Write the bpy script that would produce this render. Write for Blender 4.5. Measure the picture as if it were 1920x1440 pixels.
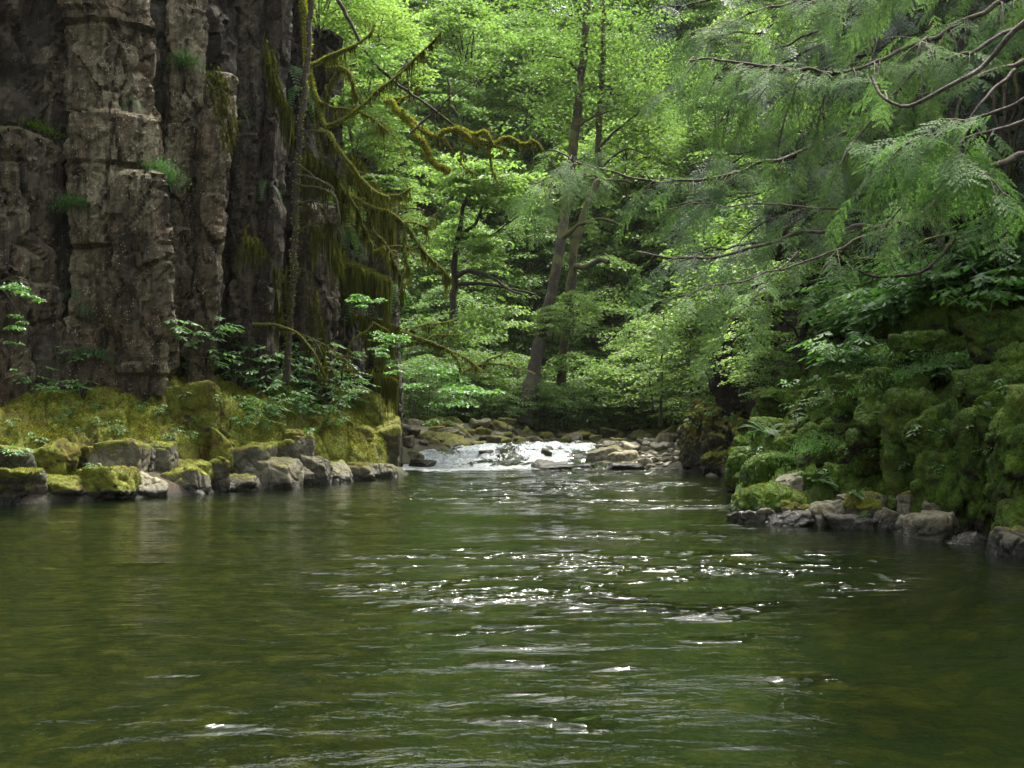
import bpy, math, random
import numpy as np
from math import radians, pi
sc = bpy.context.scene
for o in list(bpy.data.objects): bpy.data.objects.remove(o)
C = sc.collection
# ------------------------------------------------------------------ camera
F, CX, HY, EYE = 1884.0, 960.0, 790.0, 1.5        # focal length, centre and horizon in photo pixels; eye height in metres
cd = bpy.data.cameras.new('camera'); cam = bpy.data.objects.new('camera', cd); C.objects.link(cam)
cam.location = (0, 0, EYE); cam.rotation_euler = (pi/2, 0, 0)
cd.sensor_width = 36; cd.lens = 36*F/1920; cd.shift_y = 70/1920
cd.clip_start = .05; cd.clip_end = 600
cd.dof.use_dof = True; cd.dof.focus_distance = 23; cd.dof.aperture_fstop = 6.3
sc.camera = cam
# ------------------------------------------------------------------ world, sun, exposure
SUN_EL, SUN_AZ = 66, 34           # degrees; azimuth from +Y (ahead) towards +X (right)
w = bpy.data.worlds.new('World'); sc.world = w; w.use_nodes = True
nt = w.node_tree; nt.nodes.clear()
sky = nt.nodes.new('ShaderNodeTexSky'); sky.sky_type = 'NISHITA'; sky.sun_disc = False
sky.sun_elevation = radians(SUN_EL); sky.sun_rotation = radians(SUN_AZ)
sky.air_density = 1.0; sky.dust_density = 5.0; sky.ozone_density = .6
hs = nt.nodes.new('ShaderNodeHueSaturation'); hs.inputs['Saturation'].default_value = .30
bg = nt.nodes.new('ShaderNodeBackground'); bg.inputs['Strength'].default_value = .15
wo = nt.nodes.new('ShaderNodeOutputWorld')
nt.links.new(sky.outputs[0], hs.inputs['Color']); nt.links.new(hs.outputs[0], bg.inputs[0]); nt.links.new(bg.outputs[0], wo.inputs[0])
sd = bpy.data.lights.new('sun', 'SUN'); sd.energy = 2.7; sd.angle = radians(12); sd.color = (1, .95, .86)
sun = bpy.data.objects.new('sun', sd); C.objects.link(sun)
sun.rotation_euler = (radians(90-SUN_EL), 0, radians(180-SUN_AZ)); sun.location = (0, 20, 40)
sc.view_settings.view_transform = 'Standard'; sc.view_settings.look = 'None'
sc.view_settings.exposure = 2.1; sc.view_settings.gamma = 1; sc.view_settings.use_curve_mapping = False
sc.render.engine = 'CYCLES'
cy = sc.cycles
cy.max_bounces = 7; cy.diffuse_bounces = 4; cy.glossy_bounces = 2; cy.transmission_bounces = 4; cy.transparent_max_bounces = 6
cy.caustics_reflective = False; cy.caustics_refractive = False; cy.sample_clamp_indirect = 4
cy.use_denoising = True; cy.denoising_prefilter = 'ACCURATE'

# ------------------------------------------------------------------ numpy helpers
rng = np.random.default_rng(7)
def P(px, py, d): return np.array([(px-CX)/F*d, d, EYE+(HY-py)/F*d])
def PL(pts, d0=None): return np.array([P(p[0], p[1], p[2] if len(p) > 2 else d0) for p in pts])
def _h(ix, iy, iz, s=0):
    h = (ix*374761393 + iy*668265263 + iz*2147483647 + s*1274126177) & 0xFFFFFFFF
    h = ((h ^ (h >> 13))*1274126177) & 0xFFFFFFFF
    h = ((h ^ (h >> 16))*2246822519) & 0xFFFFFFFF
    return ((h ^ (h >> 15)) & 0xFFFFFF)/float(0xFFFFFF)
def vnoise(p, s=0):
    p = np.asarray(p, float); i = np.floor(p).astype(np.int64); f = p-i; u = f*f*f*(f*(f*6-15)+10)
    r = 0
    for a in (0, 1):
        wa = u[:, 0] if a else 1-u[:, 0]
        for b in (0, 1):
            wb = u[:, 1] if b else 1-u[:, 1]
            for c in (0, 1):
                wc = u[:, 2] if c else 1-u[:, 2]
                r = r + wa*wb*wc*_h(i[:, 0]+a, i[:, 1]+b, i[:, 2]+c, s)
    return r*2-1
def fbm(p, o=4, s=0, g=.5):
    r = 0; a = 1; p = np.asarray(p, float)
    for k in range(o): r = r + a*vnoise(p*2**k+k*17.3, s+k); a *= g
    return r
def worley(p, s=0):
    p = np.asarray(p, float); i = np.floor(p).astype(np.int64)
    f1 = np.full(len(p), 9.); f2 = f1.copy(); idv = np.zeros(len(p))
    for a in (-1, 0, 1):
        for b in (-1, 0, 1):
            for c in (-1, 0, 1):
                x, y, z = i[:, 0]+a, i[:, 1]+b, i[:, 2]+c
                q = np.stack([x+_h(x, y, z, s), y+_h(x, y, z, s+1), z+_h(x, y, z, s+2)], 1)
                d = np.linalg.norm(p-q, axis=1); hid = _h(x, y, z, s+3)
                m = d < f1
                f2 = np.where(m, f1, np.minimum(f2, d)); idv = np.where(m, hid, idv); f1 = np.where(m, d, f1)
    return f1, f2, idv
def sstep(a, b, x): t = np.clip((x-a)/(b-a), 0, 1); return t*t*(3-2*t)
def norm(v): return v/np.maximum(np.linalg.norm(v, axis=-1, keepdims=True), 1e-9)
def make_mesh(name, V, faces, smooth=True, attrs=None):
    V = np.asarray(V, np.float32).reshape(-1, 3)
    if not isinstance(faces, (list, tuple)): faces = [faces]
    faces = [np.asarray(f, np.int32) for f in faces if len(f)]
    me = bpy.data.meshes.new(name); me.vertices.add(len(V)); me.vertices.foreach_set('co', V.ravel())
    li = np.concatenate([f.ravel() for f in faces]); cnt = np.concatenate([np.full(len(f), f.shape[1]) for f in faces])
    me.loops.add(len(li)); me.loops.foreach_set('vertex_index', li)
    me.polygons.add(len(cnt)); st = np.concatenate([[0], np.cumsum(cnt)[:-1]])
    me.polygons.foreach_set('loop_start', st.astype(np.int32)); me.polygons.foreach_set('loop_total', cnt.astype(np.int32))
    me.update(calc_edges=True)
    me.shade_smooth() if smooth else me.shade_flat()
    for k, v in (attrs or {}).items():
        a = me.attributes.new(k, 'FLOAT', 'POINT'); a.data.foreach_set('value', np.asarray(v, np.float32))
    return me
def obj(name, me, m=None, parent=None, loc=None, kind=None):
    o = bpy.data.objects.new(name, me)
    if m and not me.materials: me.materials.append(m)
    if parent is not None: o.parent = parent
    if loc is not None: o.location = loc
    if kind: o['kind'] = kind
    C.objects.link(o); return o
def tag(o, label, cat, group=None, kind=None):
    o['label'] = label; o['category'] = cat
    if group: o['group'] = group
    if kind: o['kind'] = kind
    return o
def empty(name, label, cat, loc=(0, 0, 0), group=None):
    o = bpy.data.objects.new(name, None); o.empty_display_size = .2; C.objects.link(o); o.location = loc
    return tag(o, label, cat, group)
class MB:
    def __init__(s): s.V = []; s.Q = []; s.T = []; s.n = 0
    def add(s, V, Q=None, T=None):
        V = np.asarray(V).reshape(-1, 3)
        if Q is not None and len(Q): s.Q.append(np.asarray(Q)+s.n)
        if T is not None and len(T): s.T.append(np.asarray(T)+s.n)
        s.V.append(V); s.n += len(V)
    def mesh(s, name, smooth=True, origin=None):
        V = np.concatenate(s.V)
        if origin is not None: V = V-np.asarray(origin)
        return make_mesh(name, V, [np.concatenate(x) for x in (s.Q, s.T) if x], smooth)
    def tube(s, pts, r, k=6, jit=0, seed=0):
        pts = np.asarray(pts, float); n = len(pts); r = np.broadcast_to(r, n)
        t = norm(np.gradient(pts, axis=0)); up = np.array([0, 0, 1.]) if abs(t[0, 2]) < .9 else np.array([1., 0, 0])
        a = np.cross(t, up); a = norm(a); b = np.cross(a, t)
        ph = np.arange(k)*2*pi/k
        V = pts[:, None]+r[:, None, None]*(np.cos(ph)[None, :, None]*a[:, None]+np.sin(ph)[None, :, None]*b[:, None])
        V = V.reshape(-1, 3)
        if jit: V = V+jit*np.repeat(r, k)[:, None]*np.stack([vnoise(V*6, seed+j) for j in range(3)], 1)
        i = np.arange(n-1)[:, None]*k; j = np.arange(k)[None]; j2 = (j+1) % k
        s.add(V, np.stack([i+j, i+j2, i+k+j2, i+k+j], -1).reshape(-1, 4))
    def quads(s, c, u, v):            # centre, half-axes: kite-shaped leaf, folded a little
        n = len(c); w_ = np.cross(u, v); w_ = norm(w_)*np.linalg.norm(v, axis=1, keepdims=True)*.25
        V = np.stack([c-u, c+v*1.0-u*.1+w_, c+u, c-v*1.0-u*.1+w_], 1)
        s.add(V.reshape(-1, 3), np.arange(4*n).reshape(-1, 4))
    def blades(s, base, d, wd, bend=None):
        n = len(base); side = norm(np.cross(d, rng.normal(size=(n, 3))))*wd
        V = np.stack([base-side, base+side, base+d], 1)
        s.add(V.reshape(-1, 3), None, np.arange(3*n).reshape(-1, 3))
def smooth_path(pts, step=.15, wob=0, seed=0):
    pts = np.asarray(pts, float); n = len(pts)
    if n < 3: t = np.linspace(0, 1, 6)[:, None]; out = pts[0]*(1-t)+pts[-1]*t
    else:
        q = np.vstack([2*pts[0]-pts[1], pts, 2*pts[-1]-pts[-2]]); out = []
        for i in range(1, n):
            L = np.linalg.norm(q[i+1]-q[i]); m = max(2, int(L/step)); t = np.linspace(0, 1, m, endpoint=False)[:, None]
            a, b, c, d = q[i-1], q[i], q[i+1], q[i+2]
            out.append(.5*((2*b)+(-a+c)*t+(2*a-5*b+4*c-d)*t**2+(-a+3*b-3*c+d)*t**3))
        out = np.vstack(out+[pts[-1:]])
    if wob: out = out+wob*np.stack([vnoise(out*2.2, seed+j)+.5*vnoise(out*6, seed+9+j) for j in range(3)], 1)
    return out

# ------------------------------------------------------------------ materials
def N(nt, t, **k):
    n = nt.nodes.new('ShaderNode'+t)
    for a, b in k.items():
        if a in n.inputs.keys(): n.inputs[a].default_value = b
        else: setattr(n, a, b)
    return n
def new_mat(name):
    m = bpy.data.materials.new(name); m.use_nodes = True; nt = m.node_tree; nt.nodes.clear()
    return m, nt, nt.links.new
def math_(nt, op, a, b=None, c=None, clamp=False):
    n = nt.nodes.new('ShaderNodeMath'); n.operation = op; n.use_clamp = clamp
    for i, x in enumerate((a, b, c)):
        if x is None: continue
        if isinstance(x, (int, float)): n.inputs[i].default_value = x
        else: nt.links.new(x, n.inputs[i])
    return n.outputs[0]
def ramp(nt, fac, stops, interp='LINEAR'):
    r = nt.nodes.new('ShaderNodeValToRGB'); nt.links.new(fac, r.inputs[0]); cr = r.color_ramp; cr.interpolation = interp
    while len(cr.elements) < len(stops): cr.elements.new(.5)
    for e, (p, c) in zip(cr.elements, stops):
        e.position = p; e.color = (*c, 1) if len(c) == 3 else c
    return r.outputs[0]
def mixc(nt, f, a, b, mode='MIX'):
    n = nt.nodes.new('ShaderNodeMix'); n.data_type = 'RGBA'; n.blend_type = mode; n.clamp_factor = True
    for s_, x in ((n.inputs['Factor'], f), (n.inputs[6], a), (n.inputs[7], b)):
        if isinstance(x, (int, float)): s_.default_value = x
        elif isinstance(x, tuple): s_.default_value = (*x, 1)
        else: nt.links.new(x, s_)
    return n.outputs[2]
def noise(nt, vec, scale, detail=4, rough=.6, dist=0):
    n = N(nt, 'TexNoise', Scale=scale, Detail=detail, Roughness=rough, Distortion=dist)
    nt.links.new(vec, n.inputs['Vector']); return n.outputs[0]
def rng_map(nt, v, a, b, c=0., d=1.):
    n = N(nt, 'MapRange'); n.interpolation_type = 'SMOOTHSTEP'
    n.inputs[1].default_value = a; n.inputs[2].default_value = b; n.inputs[3].default_value = c; n.inputs[4].default_value = d
    nt.links.new(v, n.inputs[0]); return n.outputs[0]
def rock_mat(name, cols, lichen=.5, zones=0, mosscol=((.020, .030, .004), (.060, .075, .008), (.115, .125, .014)), rust=.4, up=.55, scale=1.0, wet=.16):
    m, nt, L = new_mat(name)
    geo = N(nt, 'NewGeometry'); pos = geo.outputs['Position']
    sep = N(nt, 'SeparateXYZ'); L(geo.outputs['Normal'], sep.inputs[0]); nz = sep.outputs[2]
    sp = N(nt, 'SeparateXYZ'); L(pos, sp.inputs[0]); pz = sp.outputs[2]
    at = N(nt, 'Attribute'); at.attribute_type = 'OBJECT'; at.attribute_name = 'moss'
    tn = N(nt, 'Attribute'); tn.attribute_type = 'OBJECT'; tn.attribute_name = 'tone'
    n1 = noise(nt, pos, 1.3*scale, 5, .65); n2 = noise(nt, pos, 7*scale, 6, .7); n3 = noise(nt, pos, 34, 4, .7)
    mp = N(nt, 'Mapping'); mp.inputs['Scale'].default_value = (3.2, 3.2, .55); L(pos, mp.inputs[0])
    nst = noise(nt, mp.outputs[0], 2.2, 6, .7, .6)
    base = ramp(nt, math_(nt, 'ADD', math_(nt, 'MULTIPLY', n2, .6), math_(nt, 'MULTIPLY', nst, .4)), [(.30, cols[0]), (.5, cols[1]), (.72, cols[2])])
    base = mixc(nt, rng_map(nt, n1, .42, .70, 0, .75), base, cols[3])
    if zones:      # grey lichen-dusted faces against brown and black ones
        zn = noise(nt, mp.outputs[0], .42, 4, .6, .3); grit = noise(nt, pos, 15, 8, .85)
        base = mixc(nt, math_(nt, 'MULTIPLY', rng_map(nt, zn, .44, .60), rng_map(nt, grit, .40, .58)), base, (.185, .175, .135))
        base = mixc(nt, rng_map(nt, noise(nt, pos, .8, 5, .7), .52, .62, 0, .85), base, (.040, .030, .010))
    if zones:
        ms = N(nt, 'Mapping'); ms.inputs['Scale'].default_value = (2.6, 2.6, .22); L(pos, ms.inputs[0])
        base = mixc(nt, 1., base, ramp(nt, noise(nt, ms.outputs[0], 1.6, 6, .75, .4), [(.36, (.22, .20, .16)), (.50, (.85, .82, .76)), (.62, (1.3, 1.3, 1.25))]), 'MULTIPLY')
    # pale lichen: crusts and specks
    v = N(nt, 'TexVoronoi', Scale=23.); v.feature = 'F1'; L(pos, v.inputs['Vector'])
    vs = N(nt, 'SeparateColor'); L(v.outputs['Color'], vs.inputs[0])
    spk = math_(nt, 'MULTIPLY', rng_map(nt, math_(nt, 'ADD', v.outputs['Distance'], math_(nt, 'MULTIPLY', vs.outputs[0], .45)), .50, .30), rng_map(nt, noise(nt, pos, 2.6, 5, .7), .46, .56))
    crust = math_(nt, 'MULTIPLY', rng_map(nt, noise(nt, pos, 9, 8, .8), .58, .66), rng_map(nt, n1, .40, .62))
    li = math_(nt, 'MULTIPLY', math_(nt, 'MAXIMUM', spk, crust), lichen, clamp=True)
    base = mixc(nt, li, base, (.34, .33, .29))
    # per-object tone
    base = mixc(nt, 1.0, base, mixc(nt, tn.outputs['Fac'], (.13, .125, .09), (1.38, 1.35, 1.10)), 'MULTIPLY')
    # moss on upward faces
    mk = math_(nt, 'ADD', math_(nt, 'ADD', nz, math_(nt, 'MULTIPLY', math_(nt, 'SUBTRACT', n1, .5), 1.6)), math_(nt, 'MULTIPLY', math_(nt, 'SUBTRACT', n2, .5), 1.1))
    mk = math_(nt, 'ADD', mk, math_(nt, 'SUBTRACT', math_(nt, 'MULTIPLY', at.outputs['Fac'], 2.2), 1.1))
    tc = N(nt, 'TexCoord'); gs = N(nt, 'SeparateXYZ'); L(tc.outputs['Generated'], gs.inputs[0])
    mk = math_(nt, 'ADD', mk, math_(nt, 'MULTIPLY', math_(nt, 'MULTIPLY', rng_map(nt, gs.outputs[2], .55, .95), at.outputs['Fac']), 1.5))
    mk = math_(nt, 'ADD', mk, math_(nt, 'MULTIPLY', rng_map(nt, pz, .28, .05), -1.3))
    mmask = rng_map(nt, mk, up-.12, up+.12)
    mn = noise(nt, pos, 2.1, 5, .7); mf = noise(nt, pos, 26, 5, .75)
    mc = ramp(nt, math_(nt, 'ADD', math_(nt, 'MULTIPLY', mn, .55), math_(nt, 'MULTIPLY', mf, .45)), [(.33, mosscol[0]), (.5, mosscol[1]), (.66, mosscol[2])])
    mc = mixc(nt, rng_map(nt, noise(nt, pos, 1.4, 6, .7, .8), .47, .62, 0, rust), mc, (.090, .060, .008))
    mc = mixc(nt, 1., mc, ramp(nt, noise(nt, pos, 5.5, 7, .8, .4), [(.38, (.42, .46, .30)), (.50, (.95, 1., .8)), (.60, (1.25, 1.25, 1.1))]), 'MULTIPLY')
    col = mixc(nt, mmask, base, mc)
    wm = rng_map(nt, math_(nt, 'ADD', pz, math_(nt, 'MULTIPLY', n2, -.12)), wet, wet-.1)
    col = mixc(nt, wm, col, mixc(nt, 1., col, (.28, .28, .28), 'MULTIPLY'))
    b = N(nt, 'BsdfPrincipled'); L(col, b.inputs['Base Color'])
    rg = N(nt, 'MapRange'); L(wm, rg.inputs[0]); rg.inputs[3].default_value = .85; rg.inputs[4].default_value = .16
    L(rg.outputs[0], b.inputs['Roughness'])
    b.inputs['Specular IOR Level'].default_value = .35
    hgt = math_(nt, 'ADD', math_(nt, 'MULTIPLY', n2, 1.0), math_(nt, 'MULTIPLY', n3, .35))
    hgt = math_(nt, 'ADD', hgt, math_(nt, 'MULTIPLY', math_(nt, 'MULTIPLY', mf, mmask), 1.0))
    bp = N(nt, 'Bump', Strength=.9, Distance=.07); L(hgt, bp.inputs['Height']); L(bp.outputs[0], b.inputs['Normal'])
    o = N(nt, 'OutputMaterial'); L(b.outputs[0], o.inputs[0]); return m
def leaf_mat(name, c0, c1, c2, trans=.52, gloss=.04, nscale=.6):
    m, nt, L = new_mat(name)
    geo = N(nt, 'NewGeometry'); oi = N(nt, 'ObjectInfo')
    f = math_(nt, 'ADD', math_(nt, 'MULTIPLY', geo.outputs['Random Per Island'], .5), math_(nt, 'MULTIPLY', noise(nt, geo.outputs['Position'], nscale, 3), .5))
    f = math_(nt, 'ADD', f, math_(nt, 'MULTIPLY', math_(nt, 'SUBTRACT', oi.outputs['Random'], .5), .35))
    col = ramp(nt, f, [(.2, c0), (.5, c1), (.85, c2)])
    d = N(nt, 'BsdfDiffuse'); L(col, d.inputs[0])
    t = N(nt, 'BsdfTranslucent'); L(mixc(nt, 1., col, (1.25, 1.36, .82), 'MULTIPLY'), t.inputs[0])
    mx = N(nt, 'MixShader', Fac=trans); L(d.outputs[0], mx.inputs[1]); L(t.outputs[0], mx.inputs[2])
    g = N(nt, 'BsdfGlossy', Roughness=.55); g.inputs[0].default_value = (1, 1, 1, 1)
    m2 = N(nt, 'MixShader', Fac=gloss*.8); L(mx.outputs[0], m2.inputs[1]); L(g.outputs[0], m2.inputs[2])
    o = N(nt, 'OutputMaterial'); L(m2.outputs[0], o.inputs[0]); return m
def bark_mat(name, c0, c1, moss=.5, mossc=(.075, .075, .010), sc_=1.):
    m, nt, L = new_mat(name)
    geo = N(nt, 'NewGeometry'); pos = geo.outputs['Position']
    sep = N(nt, 'SeparateXYZ'); L(geo.outputs['Normal'], sep.inputs[0])
    n1 = noise(nt, pos, 9*sc_, 6, .7); n2 = noise(nt, pos, 2.0, 4, .6); n3 = noise(nt, pos, 40, 3, .6)
    col = ramp(nt, n1, [(.38, c0), (.66, c1)])
    mk = rng_map(nt, math_(nt, 'ADD', math_(nt, 'ADD', n2, math_(nt, 'MULTIPLY', sep.outputs[2], .25)), math_(nt, 'MULTIPLY', n1, .3)), 1.0-moss*.8, 1.15-moss*.8)
    mc = ramp(nt, n3, [(.3, tuple(x*.55 for x in mossc)), (.7, tuple(x*1.35 for x in mossc))])
    col = mixc(nt, mk, col, mc)
    b = N(nt, 'BsdfPrincipled', Roughness=.9); L(col, b.inputs['Base Color'])
    bp = N(nt, 'Bump', Strength=.8, Distance=.04); L(math_(nt, 'ADD', n1, math_(nt, 'MULTIPLY', n3, .5)), bp.inputs['Height']); L(bp.outputs[0], b.inputs['Normal'])
    o = N(nt, 'OutputMaterial'); L(b.outputs[0], o.inputs[0]); return m
M = {}
M['cliff'] = rock_mat('basalt_lichen', [(.020, .015, .009), (.075, .060, .040), (.17, .15, .11), (.080, .048, .022)], lichen=.9, up=.95, zones=1)
M['block'] = rock_mat('ledge_rock', [(.045, .042, .034), (.12, .115, .092), (.25, .24, .19), (.10, .085, .055)], lichen=.35, up=.5, mosscol=((.036, .044, .004), (.140, .152, .014), (.27, .27, .030)), rust=.9)
M['bank'] = rock_mat('bank_rock', [(.03, .028, .022), (.08, .078, .065), (.2, .19, .165), (.07, .055, .03)], lichen=.3, up=.35, mosscol=((.012, .030, .003), (.062, .118, .009), (.15, .235, .018)), rust=.35)
M['boulder'] = rock_mat('river_boulder', [(.05, .045, .035), (.14, .13, .10), (.27, .26, .21), (.12, .11, .06)], lichen=.2, up=.6, mosscol=((.05, .05, .006), (.10, .10, .012), (.16, .16, .03)), rust=.7)
M['cobble'] = rock_mat('cobble_stone', [(.12, .11, .10), (.24, .225, .20), (.42, .40, .37), (.20, .18, .14)], lichen=.0, up=1.6, wet=.08)
M['leaf'] = leaf_mat('broad_leaf', (.055, .100, .022), (.105, .180, .042), (.180, .270, .075))
M['leaf2'] = leaf_mat('yellow_green_leaf', (.070, .125, .026), (.130, .205, .050), (.200, .285, .085))
M['leafd'] = leaf_mat('dark_leaf', (.055, .100, .030), (.100, .170, .050), (.160, .25, .080))  # slightly darker, less yellow leaf green
M['herb'] = leaf_mat('herb_leaf', (.045, .12, .020), (.08, .19, .035), (.13, .26, .06), gloss=.06)
M['fern'] = leaf_mat('fern_frond', (.022, .065, .010), (.045, .12, .015), (.08, .18, .03))
M['cedar'] = leaf_mat('cedar_spray', (.052, .100, .038), (.092, .160, .058), (.150, .235, .085), trans=.45, gloss=.012, nscale=1.5)
M['cedard'] = leaf_mat('cedar_spray_shade', (.030, .055, .028), (.055, .095, .048), (.09, .14, .07), trans=.3, gloss=.05, nscale=1.2)  # darker copy of the cedar green; back tree's shade put into the colour
M['cedarb'] = leaf_mat('cedar_spray_fresh', (.050, .105, .030), (.085, .165, .048), (.13, .225, .075), trans=.45, gloss=.015, nscale=1.5)
M['mossblade'] = leaf_mat('moss_tuft', (.055, .062, .006), (.150, .165, .015), (.27, .28, .032), trans=.3, gloss=.0)
M['mossgreen'] = leaf_mat('moss_tuft_green', (.024, .054, .005), (.085, .155, .013), (.17, .265, .024), trans=.3, gloss=.0)
M['drape'] = leaf_mat('hanging_moss', (.022, .026, .005), (.055, .062, .011), (.11, .115, .022), trans=.35, gloss=0)
M['deadleaf'] = leaf_mat('dead_frond', (.09, .045, .015), (.20, .12, .05), (.38, .30, .18), trans=.3, gloss=0)
M['bark'] = bark_mat('maple_bark', (.012, .008, .005), (.055, .040, .028), .5, (.06, .06, .010), 1.6)
M['barkmoss'] = bark_mat('mossy_bark', (.03, .025, .012), (.08, .07, .03), .95, (.085, .088, .014))
M['barkorange'] = bark_mat('orange_moss_bark', (.05, .035, .012), (.10, .07, .02), 1.1, (.12, .080, .008))
M['barkcedar'] = bark_mat('cedar_bark', (.045, .034, .026), (.13, .105, .085), .2)
M['barkdark'] = bark_mat('dark_bark', (.012, .009, .006), (.045, .032, .022), .35, (.04, .045, .008))

# ------------------------------------------------------------------ terrain
XL = np.array([(-30, -10), (0, -10), (15, -9.9), (18, -9.2), (20.2, -6.9), (22.3, -5.7), (24.6, -4.6), (28.3, -3.1), (30, -3.5), (33, -3.9), (35.5, -3.1), (37, -2.2), (40, -.5), (42.5, 1.6), (44.3, 6), (45.3, 12), (46, 30), (46.2, 45)])
XR = np.array([(-30, 9), (0, 8.5), (8, 6.5), (11, 5.75), (13, 5.6), (14, 5.1), (15.2, 3.7), (17, 3.9), (20, 5), (23.5, 5.3), (28, 5.6), (31, 5.2), (32.3, 3.9), (34.5, 2.9), (36, 3.0), (38, 4.3), (40, 6), (41, 9), (42, 16), (43, 30), (43.5, 45)])
XC = np.array([(-30, -13), (0, -12.6), (15, -11.8), (20, -11.4), (22.5, -9.3), (25, -7.7), (28, -6.0), (31, -4.7), (33, -5.6), (38, -9), (50, -16), (130, -30)])
poly = np.vstack([XL[:, ::-1], XR[::-1, ::-1]])
bpts = np.vstack([poly[i]*(1-t)+poly[(i+1) % len(poly)]*t for i in range(len(poly)) for t in np.linspace(0, 1, 7)[:-1]])
def sdist(x, y):
    x = np.atleast_1d(np.asarray(x, float)); y = np.atleast_1d(np.asarray(y, float)); q = np.stack([x, y], 1); d = np.full(len(x), 1e9)
    for i in range(len(poly)):
        a, b = poly[i], poly[(i+1) % len(poly)]; ab = b-a
        t = np.clip(((q-a)@ab)/max(ab@ab, 1e-9), 0, 1); d = np.minimum(d, np.linalg.norm(q-(a+t[:, None]*ab), axis=1))
    ins = (x > np.interp(y, XL[:, 0], XL[:, 1])) & (x < np.interp(y, XR[:, 0], XR[:, 1])) & (y < 46)
    return np.where(ins, -d, d)
def water_h(x, y):
    y = y+.30*np.sin(y*3.1+.8*np.sin(x*1.1))*((y > 32.5) & (y < 37.5))
    return .50*sstep(32.4, 36.8, y+.35*np.sin(x*.9)+.15*x*.3)+.08*sstep(38, 44, y)
def ground(x, y):
    x = np.atleast_1d(np.asarray(x, float)); y = np.atleast_1d(np.asarray(y, float))
    s = sdist(x, y); W = water_h(x, y)
    n = fbm(np.stack([x*.5, y*.5, x*0], 1), 4, 3); nl = fbm(np.stack([x*.09, y*.09, x*0], 1), 2, 5)
    zi = -np.minimum(.9, -s*.45)*np.where(y > 31.5, .35, 1)+n*.09
    o = np.maximum(s, 0)
    base = .15+.28*np.minimum(o, 2)+n*.12
    base = np.where((x > 0) & (y < 30), -.25+.15*np.minimum(o, 2), base)
    xc = np.interp(y, XC[:, 0], XC[:, 1])
    left = np.interp(y, [26.5, 28.5, 30.5, 33], [17, 10.5, 7, 5])*sstep(0, 2.6, xc-3.0-x)*(1-sstep(33, 40, y)) + np.maximum(0, (xc-x))*.7*sstep(33, 40, y)
    side = (x > 0) & (y < 32)
    right = np.where(x > 0, .25*np.minimum(o, 3)+10*sstep(4.4, 9.5, o)+.5*np.maximum(o-8, 0), 0)*(1-sstep(27, 34, y))
    bar = np.where(x > 0, .62*np.maximum(x-7.2, 0)*sstep(31, 33, y)*(1-sstep(43, 48, y)), 0)
    far = .10*np.maximum(y-46, 0)+.74*np.maximum(y-53, 0)+n*.5*sstep(46, 60, y)+nl*2*sstep(50, 64, y)
    ups = np.maximum.reduce([left, right, bar, np.minimum(far, 42)])
    zo = base*np.where((y > 31.5) & (x > 0), .45, 1)+ups*(1+.10*nl)
    return W+np.where(s < 0, zi, zo)
def grid(xs, ys):
    X, Y = np.meshgrid(xs, ys); nx, ny = len(xs), len(ys)
    i = np.arange(ny-1)[:, None]*nx+np.arange(nx-1)[None]
    return X.ravel(), Y.ravel(), np.stack([i, i+1, i+nx+1, i+nx], -1).reshape(-1, 4)
xs = np.concatenate([np.arange(-70, -16, 2.), np.arange(-16, 16, .28), np.arange(16, 72, 2.)])
ys = np.concatenate([np.arange(-30, 4, 1.5), np.arange(4, 50, .28), np.arange(50, 140, 1.6)])
X, Y, Q = grid(xs, ys); Z = ground(X, Y)
m, nt, L = new_mat('forest_floor')
geo = N(nt, 'NewGeometry'); pos = geo.outputs['Position']; sp = N(nt, 'SeparateXYZ'); L(pos, sp.inputs[0])
n1 = noise(nt, pos, .7, 5, .6); n2 = noise(nt, pos, 9, 6, .75)
col = ramp(nt, math_(nt, 'ADD', math_(nt, 'MULTIPLY', n1, .5), math_(nt, 'MULTIPLY', n2, .5)), [(.32, (.025, .020, .009)), (.46, (.065, .045, .024)), (.56, (.048, .065, .013)), (.74, (.12, .08, .04))])
dn = N(nt, 'TexNoise', Scale=2.2, Detail=5., Roughness=.7); L(pos, dn.inputs['Vector']); pv = N(nt, 'VectorMath'); pv.operation = 'MULTIPLY_ADD'; L(dn.outputs['Color'], pv.inputs[0]); pv.inputs[1].default_value = (.7, .7, .7); L(pos, pv.inputs[2])
vo = N(nt, 'TexVoronoi', Scale=3.6); L(pv.outputs[0], vo.inputs['Vector']); vo2 = N(nt, 'TexVoronoi', Scale=9.); L(pos, vo2.inputs['Vector'])
hv = N(nt, 'SeparateColor'); L(vo.outputs['Color'], hv.inputs[0])
bedc = ramp(nt, math_(nt, 'ADD', math_(nt, 'MULTIPLY', hv.outputs[0], .45), math_(nt, 'MULTIPLY', n2, .55)), [(.3, (.03, .026, .010)), (.5, (.095, .075, .030)), (.62, (.14, .105, .04)), (.8, (.24, .20, .10))])
bedc = mixc(nt, 1., bedc, (.85, .72, .62), 'MULTIPLY')
bedc = mixc(nt, rng_map(nt, vo.outputs['Distance'], .35, .75), bedc, mixc(nt, 1., bedc, (.35, .35, .3), 'MULTIPLY'))
bm = rng_map(nt, sp.outputs[2], .05, -.1)
sy = math_(nt, 'MULTIPLY', bm, 1.0)
col = mixc(nt, sy, col, bedc)
wz = rng_map(nt, sp.outputs[2], .2, .02)
col = mixc(nt, math_(nt, 'MULTIPLY', wz, math_(nt, 'SUBTRACT', 1., bm)), col, (.02, .018, .012))
b = N(nt, 'BsdfPrincipled', Roughness=.95); L(col, b.inputs['Base Color'])
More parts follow.
